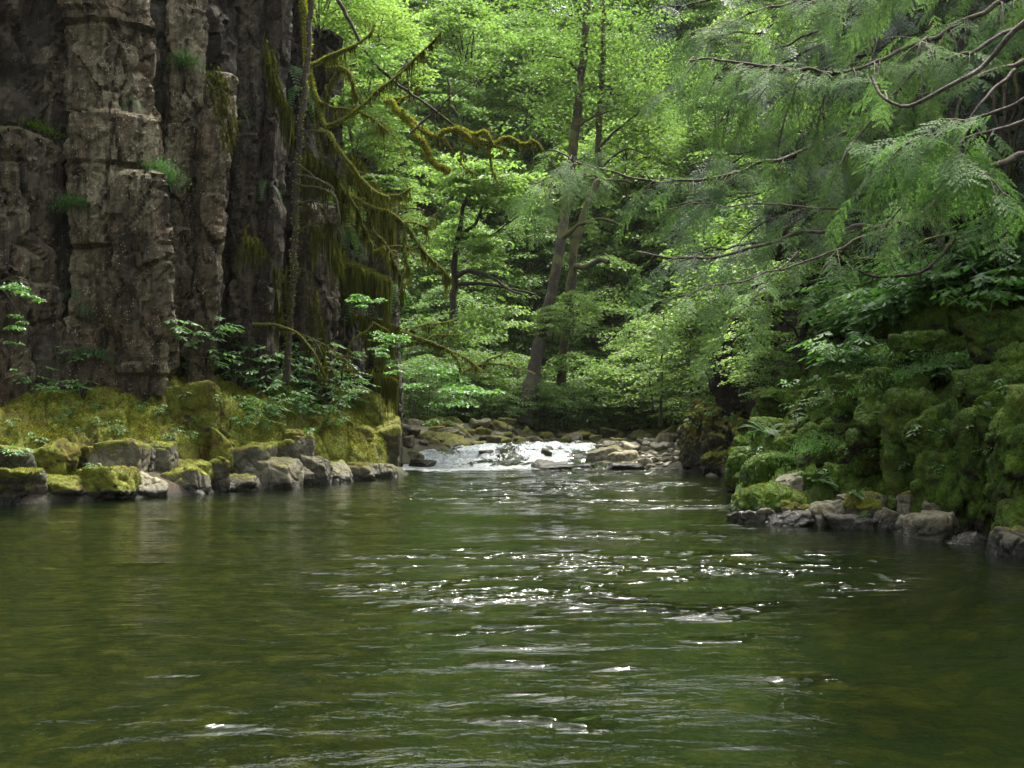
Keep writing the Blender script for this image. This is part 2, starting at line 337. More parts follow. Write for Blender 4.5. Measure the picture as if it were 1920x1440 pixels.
bp = N(nt, 'Bump', Strength=1., Distance=.12); L(math_(nt, 'ADD', n2, math_(nt, 'MULTIPLY', vo.outputs['Distance'], math_(nt, 'MULTIPLY', bm, -1.))), bp.inputs['Height']); L(bp.outputs[0], b.inputs['Normal'])
o = N(nt, 'OutputMaterial'); L(b.outputs[0], o.inputs[0]); M['ground'] = m
obj('ground', make_mesh('ground', np.stack([X, Y, Z], 1), Q), M['ground'], kind='structure')

# ------------------------------------------------------------------ water
xs = np.concatenate([np.arange(-14, -10, .5), np.arange(-10, 10, .085), np.arange(10, 34, .8)])
ys = [-30.]
while ys[-1] < 46.5: ys.append(ys[-1]+(1.2 if ys[-1] < 2 else .05 if ys[-1] < 8 else .075 if ys[-1] < 16 else .11 if ys[-1] < 31 else .06 if ys[-1] < 42 else .2))
ys = np.array(ys); X, Y, Q = grid(xs, ys); W = water_h(X, Y); s = sdist(X, Y)
p3 = np.stack([X, Y, X*0], 1)
patch = sstep(.05, .55, fbm(p3*np.array([.22, .30, 1]), 3, 41))           # where the current riffles
band = np.exp(-((Y-18.3)/.9)**2)*sstep(1, 2.5, X)*(1-sstep(3.6, 4.3, X)) + .9*np.exp(-((Y-13.2)/.5)**2)*sstep(.2, 1, X)*(1-sstep(2.4, 3, X))
rs_ = np.random.default_rng(5); spots = 0
for q_ in range(80):
    b_ = 4.9+7.5*rs_.random()**1.3; a = rs_.normal(.9, .9)*b_/9 if q_ % 6 else rs_.uniform(-2, 0); c_ = rs_.uniform(.10, .32)*b_/8
    spots = spots+np.exp(-((X-a)/c_)**2-((Y-b_)/(c_*.38))**2)
area = np.clip(1.1*spots+patch*sstep(-3.5, 0, X)*(1-sstep(2.6, 4.4, X+(Y-9)*-.05))+band, 0, 1)
patch = np.clip(area*1.25*sstep(.12, .34, fbm(p3*np.array([1.3, 2.6, 1]), 3, 43)+.25*band), 0, 1.2)
wv = .016*fbm(p3*np.array([.55, 1.5, 1]), 3, 11)+.007*fbm(p3*np.array([2.0, 4.2, 1]), 3, 21)*(.6+1.2*patch)
cal = 1-sstep(3.6, 6, X)*.6
rap = sstep(31.8, 33.6, Y+.5*np.sin(X*1.3+1)+.12*X)*(1-sstep(40.5, 43.5, Y))*sstep(.0, .8, -s+.4)
lump = .13*np.abs(fbm(p3*np.array([1.1, 1.6, 1]), 4, 51, .6))+.05*np.abs(fbm(p3*np.array([4, 3, 1]), 3, 55, .6))+.10*fbm(p3*np.array([.55, .8, 1]), 2, 61)
Z = W+wv*cal+rap*lump*(.4+.6*sstep(32, 34.5, Y))
tail = sstep(29.3, 32.5, Y)*(1-sstep(2.2, 4.2, X+(31-Y)*.4))
foam_glint = np.clip(rap*(1-sstep(38.8, 41, Y))*(.30+1.05*fbm(p3*np.array([.8, .75, 1]), 4, 71))+tail*.42*(1-rap)+.38*rap*sstep(.1, .5, lump*5)*(1-sstep(40, 42, Y)), 0, 1)
foam_glint = np.clip(foam_glint+.48*sstep(29.4, 32.0, Y+1.6*fbm(p3*np.array([.9, .5, 1]), 4, 91))*(1-sstep(-1.6, 1.2, X))*(1-sstep(33, 36, Y)), 0, 1)
foam_glint *= sstep(-.2, .15, -s+.3)
edge = np.exp(-((s+.10)/.16)**2)*((Y > 9) & (Y < 17) & (X > 3))*.45*sstep(.0, .5, fbm(p3*2.6, 3, 81)+.25)  # silver glints along the right waterline, painted in as white foam
foam_glint = np.clip(foam_glint+edge, 0, 1)
m, nt, L = new_mat('river_water')
geo = N(nt, 'NewGeometry'); pos = geo.outputs['Position']
fa = N(nt, 'Attribute'); fa.attribute_name = 'foam_glint'; pa = N(nt, 'Attribute'); pa.attribute_name = 'patch'
def wmap(sx, sy_): q = N(nt, 'Mapping'); q.inputs['Scale'].default_value = (sx, sy_, 1); L(pos, q.inputs[0]); return q.outputs[0]
w1 = noise(nt, wmap(3.0, 7.), 1, 4, .6, .4); w2 = noise(nt, wmap(9, 20), 1, 3, .6, .3)
w3 = noise(nt, wmap(3.5, 5.), 1, 2, .5, .2)
hh = math_(nt, 'ADD', math_(nt, 'MULTIPLY', w1, .75), math_(nt, 'MULTIPLY', w3, math_(nt, 'MULTIPLY', pa.outputs['Fac'], 8.5)))
hh = math_(nt, 'ADD', hh, math_(nt, 'MULTIPLY', w2, .10))
bp = N(nt, 'Bump', Strength=1., Distance=.024); L(hh, bp.inputs['Height'])
fr = N(nt, 'Fresnel', IOR=1.33); L(bp.outputs[0], fr.inputs['Normal'])
gl = N(nt, 'BsdfGlossy', Roughness=.04); gl.inputs[0].default_value = (1, 1, 1, 1); L(bp.outputs[0], gl.inputs['Normal'])
tr = N(nt, 'BsdfTransparent'); tr.inputs[0].default_value = (.46, .56, .26, 1)
df = N(nt, 'BsdfDiffuse'); df.inputs[0].default_value = (.008, .016, .005, 1)
m0 = N(nt, 'MixShader', Fac=.25); L(tr.outputs[0], m0.inputs[1]); L(df.outputs[0], m0.inputs[2])
m1 = N(nt, 'MixShader'); L(fr.outputs[0], m1.inputs[0]); L(m0.outputs[0], m1.inputs[1]); L(gl.outputs[0], m1.inputs[2])
fn = noise(nt, wmap(3.2, 2.2), 1, 8, .78, .8); fn2 = noise(nt, wmap(26, 13), 1, 4, .75)
fm = rng_map(nt, math_(nt, 'ADD', math_(nt, 'ADD', fa.outputs['Fac'], math_(nt, 'MULTIPLY', math_(nt, 'SUBTRACT', fn, .5), 2.6)), math_(nt, 'MULTIPLY', math_(nt, 'SUBTRACT', fn2, .5), 1.1)), .42, .72)
fm = math_(nt, 'MULTIPLY', fm, rng_map(nt, fa.outputs['Fac'], .02, .2))
fb = N(nt, 'BsdfPrincipled', Roughness=.55); L(ramp(nt, math_(nt, 'ADD', math_(nt, 'MULTIPLY', fn, .65), math_(nt, 'MULTIPLY', fn2, .35)), [(.40, (.12, .165, .165)), (.50, (.40, .45, .45)), (.60, (.80, .82, .81))]), fb.inputs['Base Color'])  # blue-grey end of the ramp paints shadows into the whitewater
bf = N(nt, 'Bump', Strength=1., Distance=.22); L(math_(nt, 'ADD', fn, fn2), bf.inputs['Height']); L(bf.outputs[0], fb.inputs['Normal'])
m2 = N(nt, 'MixShader'); L(fm, m2.inputs[0]); L(m1.outputs[0], m2.inputs[1]); L(fb.outputs[0], m2.inputs[2])
o = N(nt, 'OutputMaterial'); L(m2.outputs[0], o.inputs[0]); M['water'] = m
obj('river_water', make_mesh('river_water', np.stack([X, Y, Z], 1), Q, True, {'foam_glint': foam_glint, 'patch': patch}), M['water'], kind='structure')

# ------------------------------------------------------------------ rocks
_cs = {}
def cubesphere(n):
    if n in _cs: return _cs[n]
    t = np.tan(np.linspace(-pi/4, pi/4, n+1)); A, B = np.meshgrid(t, t); A = A.ravel(); B = B.ravel(); O = np.ones_like(A)
    fs = [(O, A, B), (-O, -A, B), (-A, O, B), (A, -O, B), (-B, A, O), (B, A, -O)]
    V = np.concatenate([np.stack(f, 1) for f in fs]); i = (np.arange(n)[:, None]*(n+1)+np.arange(n)[None]).ravel()
    q = np.stack([i, i+1, i+n+2, i+n+1], 1); Q = np.concatenate([q+k*(n+1)**2 for k in range(6)])
    u, inv = np.unique(np.round(V, 5), axis=0, return_inverse=True); Q = inv.ravel()[Q]
    _cs[n] = (norm(u), Q); return _cs[n]
def rock_verts(size, seed, n=16, cuts=7, p=14, amp=.05, stretch=None, crack=.0, freq=1.6, jit=.18):
    """a convex block bounded by jittered planes, with softened edges, fractures and grain; size = full extents"""
    r_ = np.random.default_rng(seed); D, Q = cubesphere(n); h = np.asarray(size, float)/2
    box = np.array([[1, 0, 0], [-1, 0, 0], [0, 1, 0], [0, -1, 0], [0, 0, 1], [0, 0, -1]], float)+r_.normal(0, jit, (6, 3))
    ex = norm(r_.normal(size=(cuts, 3))) if cuts else np.zeros((0, 3))
    Np = norm(np.vstack([box, ex])); dk = np.concatenate([np.ones(6)*r_.uniform(.92, 1.04, 6), r_.uniform(.95, 1.25, cuts)])
    q = np.maximum(D@Np.T, 0)/dk; r = (q**p).sum(1)**(-1/p)
    V = D*r[:, None]*h
    sc_ = float(np.mean(h)); f = freq/max(sc_, .05); Nn = norm(D/h)
    V = V+Nn*(sc_*amp*(fbm(V*f*1.3+seed, 4, seed % 97)))[:, None]
    if crack:
        S = np.array([1., 1, .6]) if stretch is None else np.asarray(stretch)
        f1, f2, idv = worley(V*S*f*.9+seed*3.1, seed % 31)
        V = V+Nn*(sc_*crack*((idv-.5)*1.1-.9*(1-sstep(0, .14, f2-f1))))[:, None]
    return V, Q
def rotz(V, a): c, s_ = math.cos(a), math.sin(a); return V@np.array([[c, s_, 0], [-s_, c, 0], [0, 0, 1]])
def rotm(ax, a): ax = np.asarray(ax, float); ax /= np.linalg.norm(ax); K = np.array([[0, -ax[2], ax[1]], [ax[2], 0, -ax[0]], [-ax[1], ax[0], 0]]); return np.eye(3)+math.sin(a)*K+(1-math.cos(a))*K@K
def moss_tufts(name, V, Q, parent, m, dens=900, ln=.035, zmin=.3, cap=14000, wz=None, droop=0., zlow=.22, origin=(0, 0, 0)):
    a, b, c, d = V[Q[:, 0]], V[Q[:, 1]], V[Q[:, 2]], V[Q[:, 3]]
    nr = np.cross(c-a, d-b); ar = np.linalg.norm(nr, axis=1)/2; nr = norm(nr)
    wgt = ar*sstep(zmin-.25, zmin+.2, nr[:, 2])*sstep(zlow, zlow+.12, a[:, 2]+origin[2])
    if wz is not None: wgt = wgt*wz(a)
    wgt *= .25+.75*sstep(-.3, .3, fbm(a*2.3, 2, 5))
    k = int(min(cap, wgt.sum()*dens))
    if k < 20: return None
    i = rng.choice(len(Q), k, p=wgt/wgt.sum()); u = rng.random((k, 1)); v = rng.random((k, 1))
    base = (a[i]*(1-u)+b[i]*u)*(1-v)+(d[i]*(1-u)+c[i]*u)*v
    dirv = norm(nr[i]+rng.normal(0, .55, (k, 3))+np.array([0, 0, -droop]))*(ln*rng.uniform(.4, 1.5, (k, 1)))
    mb = MB(); mb.blades(base-nr[i]*.006, dirv, ln*.30)
    return obj('moss', mb.mesh('moss', False), m, parent, kind='stuff')
def rock(name, c, size, seed, mat, moss=.5, tone=.4, rot=0, tilt=(0, 0), label=None, cat='rock', group=None, parent=None, tuft=0, tm='mossblade', **k):
    V, Q = rock_verts(size, seed, **k)
    V = V@rotm((1, 0, 0), tilt[0]).T@rotm((0, 1, 0), tilt[1]).T; V = rotz(V, rot)
    o = obj(name, make_mesh(name, V, Q), M[mat], parent, loc=tuple(c)); o['moss'] = float(moss); o['tone'] = float(tone)
    if label: tag(o, label, cat, group)
    if tuft: moss_tufts('moss', V, Q, o, M[tm], dens=tuft, zmin=.75-moss*.9, origin=c)
    return o
def px_rock(name, x0, y0, x1, y1, d, seed, mat='block', depth=None, sink=.0, **k):
    """a rock whose outline spans photo pixels x0..x1, y0..y1 with its middle d metres away"""
    a = P(x0, y1, d); b_ = P(x1, y0, d); c = (a+b_)/2; w_, h_ = abs(b_-a)[[0, 2]]
    dp = depth or w_*.9; h_ += sink; c[2] -= sink/2
    return rock(name, c, (w_*1.04, dp, h_*1.03), seed, mat, **k)

# ------------------------------------------------------------------ left basalt cliff
def column(parent, xb, xt, wpx, d, yb, yt, seed, moss=.1, tone=.4, aspect=1.1, rough=1., sides=None, name='rock_column'):
    r_ = np.random.default_rng(seed); d += 1.9 if d < 24 else 1.6; w_ = wpx/F*d; b = P(xb, yb, d+w_*.45); b[2] -= .5
    t = P(xt, yt, d+w_*.45); H = t[2]-b[2]; lean = (xt-xb)/F*d
    ns = sides or int(r_.integers(5, 7)); a0 = r_.uniform(0, 6.28); K = int(np.clip(w_*pi/.055, 24, 110)); R = int(H/.085)+2
    ang = a0+np.arange(ns)*2*pi/ns+r_.normal(0, .22, ns); dk = r_.uniform(.86, 1.08, ns)
    th = np.arange(K)*2*pi/K; D = np.stack([np.cos(th), np.sin(th)], 1); Nn = np.stack([np.cos(ang), np.sin(ang)], 1)
    q = np.maximum(D@Nn.T, 0)/dk; rad = (q**22).sum(1)**(-1/22)
    z = np.linspace(0, H, R); fr = np.sort(r_.uniform(.05, .97, max(2, int(H/1.7))))*H
    seg = np.searchsorted(fr, z); so = r_.normal(0, .035*w_, (len(fr)+1, 2)); ss = r_.uniform(.96, 1.03, len(fr)+1)
    so[:, 1] -= r_.uniform(0, .07, len(so))*w_
    groove = 1-.05*np.exp(-(np.abs(z[:, None]-fr[None]).min(1)/.035)**2)
    top = 1-.55*np.clip((z-(H-.35*w_))/(.35*w_), 0, 1)**3
    rr = rad[None]*(ss[seg]*groove*top)[:, None]*w_/2
    V = np.stack([rr*D[None, :, 0], rr*D[None, :, 1]*aspect, np.broadcast_to(z[:, None], rr.shape)], -1)
    V[..., :2] += so[seg][:, None]; V[..., 0] += (z/H*lean)[:, None]; V = V.reshape(-1, 3)
    nn = np.tile(np.concatenate([D, np.zeros((K, 1))], 1), (R, 1))
    f1, f2, idv = worley((V+seed*7)*np.array([1.6, 1.6, .55]), seed % 50)
    g1, g2, gid = worley((V+seed*3)*np.array([4.2, 4.2, 2.2])+.35*np.stack([vnoise(V*3, 5), vnoise(V*3, 6), vnoise(V*3, 7)], 1), seed % 40)
    dsp = .20*(idv-.5)-.14*(1-sstep(0, .06, f2-f1))+.10*(gid-.5)-.05*(1-sstep(0, .10, g2-g1))+.08*fbm(V*1.1+seed, 5, 9, .55)+.05*fbm(V*np.array([5, 5, 1.3]), 3, 19)
    V = V+nn*(dsp*rough*min(1, w_/.9))[:, None]
    i = np.arange(R-1)[:, None]*K; j = np.arange(K)[None]; j2 = (j+1) % K
    Q = np.stack([i+j, i+j2, i+K+j2, i+K+j], -1).reshape(-1, 4)
    V = np.vstack([V, [[V[-K:, 0].mean(), V[-K:, 1].mean(), H+.02]]]); T = np.stack([(R-1)*K+j[0], (R-1)*K+j2[0], np.full(K, R*K)], 1)
    o = obj(name, make_mesh(name, V, [Q, T], False), M['cliff'], parent, loc=tuple(b)); o['moss'] = float(moss); o['tone'] = float(tone)
    o['_V'] = 0; del o['_V']
    return o, V, Q, b
cliff = empty('basalt_cliff', 'towering dark basalt cliff of upright columns with pale lichen, left of the river', 'cliff')
COL = [ # xb, xt, width, depth, ybase, ytop, moss, tone (lowest tones paint the shade of gaps and recesses)
 (-120, -150, 190, 19.2, 780, -260, .08, .30), (10, 20, 130, 19.6, 770, 245, .32, .42), (-10, -10, 120, 22.0, 770, -260, .05, .30), (60, 75, 90, 22.3, 770, -260, .1, .22), (118, 105, 95, 21.2, 760, -260, .06, .40),
 (92, 100, 62, 20.4, 750, 600, .10, .5),
 (225, 210, 150, 20.7, 735, -260, .05, .66), (278, 268, 80, 20.4, 700, 325, .35, .5), (158, 150, 74, 20.4, 760, 640, .2, .45), (190, 188, 100, 20.5, 752, 655, .22, .5),
 (262, 250, 60, 20.6, 725, 575, .05, .40), (150, 160, 50, 22.6, 750, -260, .1, .06),
 (300, 300, 40, 23.6, 715, -260, .1, .05), (345, 350, 82, 22.6, 715, -260, .05, .62), (322, 300, 60, 22.3, 710, 480, .1, .36), (372, 422, 62, 22.2, 715, 140, .18, .55), (405, 440, 60, 25.2, 720, -260, .1, .04),
 (455, 478, 50, 24.3, 715, -260, .12, .22), (430, 470, 40, 25.0, 715, 330, .3, .2), (492, 533, 44, 24.5, 715, -200, .22, .24), (525, 560, 50, 26.6, 715, -260, .12, .03),
 (480, 510, 34, 24.9, 715, 560, .2, .25),
 (590, 600, 78, 26.2, 720, 380, .25, .34), (580, 600, 80, 28.0, 720, 60, .3, .12), (640, 650, 60, 28.2, 730, 420, .5, .22), (655, 665, 70, 29.4, 740, 290, .45, .16),
 (700, 700, 55, 29.8, 780, 330, .55, .2), (735, 728, 40, 30.4, 860, 430, .6, .16), (715, 700, 60, 31.2, 800, 350, .55, .14), (745, 735, 22, 30.9, 850, 560, .6, .14),
 (-330, -360, 220, 18.6, 800, -260, .1, .3), (-560, -600, 260, 17.6, 800, -260, .1, .3)]
cols_geo = []
for i, c in enumerate(COL):
    cols_geo.append(column(cliff, *c[:6], 100+i, moss=c[6], tone=c[7]))
def backwall(name, pts, H, seed, parent, tone=.15, moss=.3):   # solid rock behind the columns
    pts = smooth_path(pts, .12); R = 130; n = len(pts); t = norm(np.gradient(pts, axis=0)); nr = np.stack([t[:, 1], -t[:, 0], t[:, 2]*0], 1)
    z = np.linspace(0, 1, R)*15.5; hf = np.interp(pts[:, 1], *H)/15.5; V = pts[None]*np.ones((R, 1, 1)); V[..., 2] += z[:, None]*hf[None]; V = V.reshape(-1, 3); NN = np.tile(nr, (R, 1))
    f1, f2, idv = worley(V*np.array([1, 1, .3]), seed); g1, g2, gid = worley(V*np.array([3, 3, 1.1]), seed+1); V = V+NN*(.5*(idv-.5)+.35*fbm(V*.7, 4, seed)-.15*(1-sstep(0, .08, f2-f1))+.12*(gid-.5)-.06*(1-sstep(0, .1, g2-g1))+.06*fbm(V*np.array([5, 5, 1.5]), 3, 3))[:, None]
    i = np.arange(R-1)[:, None]*n; j = np.arange(n-1)[None]
    o = obj(name, make_mesh(name, V, np.stack([i+j, i+j+1, i+n+j+1, i+n+j], -1).reshape(-1, 4), False), M['cliff'], parent); o['moss'] = moss; o['tone'] = tone; return o
backwall('cliff_face', np.array([(-16, 8, 0), (-12.6, 19, 0), (-10.2, 22.6, .3), (-8.2, 25.2, .3), (-6.8, 28.0, .3), (-5.2, 30.6, .3), (-4.4, 32.2, .3), (-5.4, 34.5, .3), (-9, 37.5, .4)]), ([0, 27, 29, 31, 38], [15.5, 15, 10, 7.5, 5]), 3, cliff)

# ------------------------------------------------------------------ left mossy ledge
def loft(rows, nu, nv, amp=.1, freq=1.2, seed=0, step=0):
    R = [smooth_path(PL(r), .05) for r in rows]; u = np.linspace(0, 1, nu)
    def res(p):
        L_ = np.concatenate([[0], np.cumsum(np.linalg.norm(np.diff(p, axis=0), axis=1))]); L_ /= L_[-1]
        return np.stack([np.interp(u, L_, p[:, k]) for k in range(3)], 1)
    R = np.array([res(p) for p in R]); k = len(R); vv = np.linspace(0, k-1, nv); i = np.minimum(vv.astype(int), k-2); f = (vv-i)[:, None, None]
    V = (R[i]*(1-f)+R[i+1]*f).reshape(-1, 3)
    V[:, 2] += amp*fbm(V*freq, 4, seed)
    if step:
        f1, f2, idv = worley(V*np.array([1.2, 1.2, .9])+.3*np.stack([vnoise(V*1.7, 1), vnoise(V*1.7, 2), vnoise(V*1.7, 3)], 1), seed); V[:, 2] += step*(idv-.5)-step*1.3*(1-sstep(0, .13, f2-f1))
        f1, f2, idv = worley(V*3.1, seed+5); V[:, 2] += .28*step*(idv-.5)-.3*step*(1-sstep(0, .16, f2-f1))
    a = np.arange(nv-1)[:, None]*nu; j = np.arange(nu-1)[None]
    return V, np.stack([a+j, a+j+1, a+nu+j+1, a+nu+j], -1).reshape(-1, 4)
ledge = empty('mossy_ledge', 'broad rock ledge carpeted in yellow green moss at the foot of the basalt cliff', 'rock ledge', tuple(P(330, 900, 21)))
inv = np.array(ledge.location)
rows = [[(-620, 995, 17.4), (-160, 1000, 18.6), (0, 975, 19.3), (200, 955, 20.6), (330, 945, 21.7), (470, 935, 23.2), (600, 925, 25.2), (700, 915, 27.0), (752, 905, 29.2)],
        [(-620, 868, 17.6), (-160, 875, 18.5), (0, 856, 19.2), (200, 850, 20.6), (330, 846, 21.6), (420, 866, 23.0), (500, 858, 24.0), (560, 860, 25.0), (620, 868, 25.7), (700, 862, 27.2), (750, 838, 29.0)],
        [(-620, 836, 17.9), (-160, 850, 18.6), (0, 838, 19.2), (160, 832, 20.5), (250, 830, 20.9), (330, 826, 21.6), (425, 845, 23.0), (500, 838, 24.2), (560, 845, 25.1), (620, 850, 26), (700, 838, 27.5), (748, 815, 29.2)],
        [(-620, 785, 18.5), (-160, 800, 19.2), (0, 790, 20.1), (160, 775, 21.3), (300, 760, 22.2), (420, 775, 24.0), (520, 765, 25.6), (600, 785, 26.8), (680, 790, 28.3), (742, 785, 29.8)],
        [(-620, 750, 19.2), (-160, 775, 20.0), (0, 752, 20.9), (110, 742, 21.7), (250, 708, 22.9), (330, 702, 24.0), (430, 722, 25.6), (520, 712, 27.2), (600, 722, 28.4), (690, 740, 29.8), (740, 765, 30.6)],
        [(-620, 740, 20.2), (-160, 760, 21.2), (0, 740, 22.5), (250, 700, 24.2), (430, 705, 27.4), (600, 712, 30), (740, 755, 32)]]
V, Q = loft(rows, 460, 130, .14, 1.2, 4, .17); V = V-inv
V[:, 2] += .05*fbm(V*4, 3, 8)+.035*fbm(V*11, 3, 18)
o = obj('moss_carpet', make_mesh('moss_carpet', V, Q), M['block'], ledge); o['moss'] = .95; o['tone'] = .4
moss_tufts('moss', V, Q, o, M['mossblade'], dens=2600, ln=.045, zmin=.2, cap=140000, origin=inv)
a_ = rng.choice(len(Q), 420); c_ = V[Q[a_]].mean(1)+np.array([0, 0, .03]); u_ = norm(np.stack([rng.normal(size=420), rng.normal(size=420), rng.normal(0, .25, 420)], 1))*rng.uniform(.015, .05, (420, 1))
lm_ = MB(); lm_.quads(c_, u_, norm(np.cross(u_, np.array([0, 0, 1.])+rng.normal(0, .3, (420, 3))))*np.linalg.norm(u_, axis=1, keepdims=True)*rng.uniform(.15, .7, (420, 1)))
litter = obj('fallen_leaves', lm_.mesh('fallen_leaves', False), M['deadleaf'], ledge, kind='stuff')
def ledge_block(x0, y0, x1, y1, d, seed, **k):
    o = px_rock('rock_block', x0, y0, x1, y1, d, seed, parent=None, **k); o.parent = ledge; o.location = np.array(o.location)-inv; return o
LB = [(-15, 838, 62, 905, 18.9, .35, .2), (58, 836, 133, 902, 19.6, .95, .4), (136, 842, 172, 900, 20.3, .7, .2), (172, 832, 262, 924, 20.1, .45, .62), (254, 838, 292, 905, 20.9, .15, .45),
      (288, 830, 328, 900, 21.1, .35, .55), (338, 742, 418, 832, 22.9, .92, .4), (326, 866, 412, 900, 21.6, .9, .4), (418, 836, 505, 912, 22.9, .42, .45), (500, 832, 545, 885, 24.1, .5, .3),
      (528, 806, 572, 850, 25.0, .95, .3), (548, 815, 590, 880, 24.9, .35, .55), (396, 820, 440, 890, 22.5, .9, .3), (700, 800, 748, 895, 28.5, .5, .35), (655, 735, 715, 805, 29.0, .95, .6),
      (700, 788, 748, 850, 29.2, .95, .6), (330, 760, 352, 840, 22.6, .2, .1), (150, 880, 252, 944, 19.5, .98, .3), (-60, 880, 60, 925, 18.3, .9, .3), (480, 730, 560, 770, 27, .95, .4), (420, 735, 480, 765, 26.2, .95, .35), (560, 780, 600, 815, 26.6, .9, .3),
      (640, 800, 700, 830, 28, .96, .6), (60, 895, 160, 930, 19.1, .95, .35)]
for i, (x0, y0, x1, y1, d, ms, tn) in enumerate(LB):
    ledge_block(x0, y0, x1, y1, d, 300+i, moss=ms, tone=tn, n=26, cuts=5, p=13, amp=.10, crack=.10, jit=.16, rot=rng.uniform(-.3, .3), tuft=1500 if ms > .6 else 500)
# waterline stones: each its own thing
WS = [(-25, 897, 28, 958, 18.2, 'flat dark grey stone at the water, leftmost under the ledge', .05, .35), (20, 888, 90, 956, 18.7, 'large dark slate stone at the water beside the leftmost stone', .05, .4),
      (86, 914, 152, 948, 19.1, 'low dark stone under the brown moss at the left bank', .1, .3), (248, 896, 312, 943, 20.1, 'bright tan slanted stone at the waterline of the left ledge', .05, 1.0),
      (318, 876, 392, 938, 20.9, 'blocky grey stone with moss cap and dark side by the water', .45, .6), (386, 862, 428, 930, 21.5, 'narrow dark mossy stone wedged right of the moss capped block', .4, .25),
      (424, 893, 486, 924, 21.9, 'low wet grey stone lying in front of the tall mossy block', .2, .5), (478, 864, 560, 926, 22.7, 'pale angular block largest on the middle of the left waterline', .22, .9),
      (548, 880, 580, 920, 23.5, 'small pale leaning stone right of the largest pale block', .12, .6), (576, 862, 622, 916, 24.3, 'dark cracked leaning stone on the left waterline', .15, .5), (616, 882, 662, 912, 25.0, 'small square pale stone on the left waterline', .2, .9),
      (640, 868, 700, 908, 25.9, 'grey fractured stone near the right end of the left ledge', .2, .75), (694, 872, 742, 904, 27.0, 'pale jagged stone at the tip of the left ledge', .2, .95), (150, 922, 250, 948, 19.6, 'low dark wet stone rim beneath the brown moss mound', .3, .3)]
for i, (x0, y0, x1, y1, d, lb, ms, tn) in enumerate(WS):
    px_rock('shore_stone', x0, y0, x1, y1, d, 400+i, moss=ms, tone=tn, n=26, cuts=7, p=20, amp=.07, crack=.13, jit=.26, rot=rng.uniform(-.4, .4), sink=.12, label=lb, cat='stone', group='stones along the left waterline', tuft=500 if ms > .3 else 0)

# ------------------------------------------------------------------ right bank
bank = empty('mossy_bank', 'steep terraced rock bank buried in dark green moss, right of the river', 'rock bank', tuple(P(1700, 960, 14.5)))
inv2 = np.array(bank.location)
def bank_lump(x0, y0, x1, y1, d, seed, **k):
    o = px_rock('mossy_boulder', x0, y0, x1, y1, d, seed, 'bank', parent=None, **k); o.parent = bank; o.location = np.array(o.location)-inv2; return o
rows = [[(1365, 985, 16.2), (1420, 1020, 14.9), (1560, 1030, 14.4), (1700, 1060, 13.2), (1830, 1085, 12.0), (1990, 1140, 10.6), (2514, 1214, 8.0)],
        [(1375, 930, 17.5), (1430, 935, 16.6), (1560, 950, 15.4), (1700, 960, 14.2), (1830, 985, 13.2), (1990, 1000, 11.6), (2540, 1072, 8.6)],
        [(1385, 870, 20.5), (1450, 850, 18.4), (1560, 860, 16.8), (1660, 890, 15.4), (1780, 900, 14.3), (1990, 860, 12.7), (2560, 830, 9.0)],
        [(1400, 815, 23.5), (1470, 795, 20.5), (1560, 790, 18.4), (1660, 770, 16.9), (1790, 770, 15.2), (1990, 740, 13.6), (2500, 590, 9.8)],
        [(1410, 770, 26), (1480, 745, 22.5), (1560, 720, 20), (1660, 690, 18.3), (1790, 670, 16.6), (1990, 620, 14.6), (2480, 420, 10.5)],
        [(1430, 740, 28), (1520, 690, 24), (1600, 640, 21.5), (1700, 600, 19.6), (1800, 570, 18.2), (1990, 520, 16), (2450, 260, 11.5)],
        [(1450, 735, 30), (1560, 660, 26), (1640, 590, 23.5), (1740, 540, 21.5), (1840, 500, 20), (1990, 440, 18), (2450, 150, 13)]]
V, Q = loft(rows, 330, 150, .14, .9, 14, .30); V = V-inv2; V[:, 2] += .03*fbm(V*4, 3, 9)
o = obj('moss_slope', make_mesh('moss_slope', V, Q), M['bank'], bank); o['moss'] = .98; o['tone'] = .4
moss_tufts('moss', V, Q, o, M['mossgreen'], dens=2300, ln=.035, zmin=.1, cap=90000, origin=inv2)
BL = [(1835, 590, 1960, 700, 14.6), (1850, 690, 1960, 800, 13.9), (1818, 772, 1900, 985, 13.3), (1885, 800, 1990, 1040, 12.2), (1735, 800, 1822, 950, 14.0), (1675, 770, 1750, 890, 14.9), (1612, 745, 1680, 870, 15.8),
      (1580, 700, 1660, 840, 17.0), (1620, 715, 1740, 765, 16.2), (1690, 655, 1830, 730, 16.6), (1590, 690, 1680, 740, 17.8), (1510, 800, 1565, 900, 17.4), (1470, 800, 1512, 905, 18.3), (1380, 845, 1470, 925, 21.5), (1385, 880, 1440, 930, 19.5),
      (1430, 740, 1500, 800, 22.0), (1500, 735, 1560, 790, 20.0), (1425, 790, 1480, 850, 20.4), (1670, 590, 1790, 690, 18.0), (1770, 540, 1880, 620, 17.4)]
for i, (x0, y0, x1, y1, d) in enumerate(BL):
    bank_lump(x0-4, y0-4, x1+4, y1+10, d, 500+i, moss=.9 if i not in (11, 12, 17) else .5, tone=.35, n=34, cuts=6, p=8, amp=.12, crack=.16, jit=.22, freq=2.0, stretch=(1.2, 1.2, .5), rot=rng.uniform(-.5, .5), tuft=1500, tm='mossgreen' if d < 17 else 'mossblade')
bpy.context.view_layer.update(); DG = bpy.context.evaluated_depsgraph_get()
def bank_depth(px, py, d=16):
    v = P(px, py, 1.0)-np.array([0, 0, EYE]); ok, loc, *_ = sc.ray_cast(DG, [0, 0, EYE], v.tolist(), distance=34.)
    return loc[1] if ok else None
k = 0
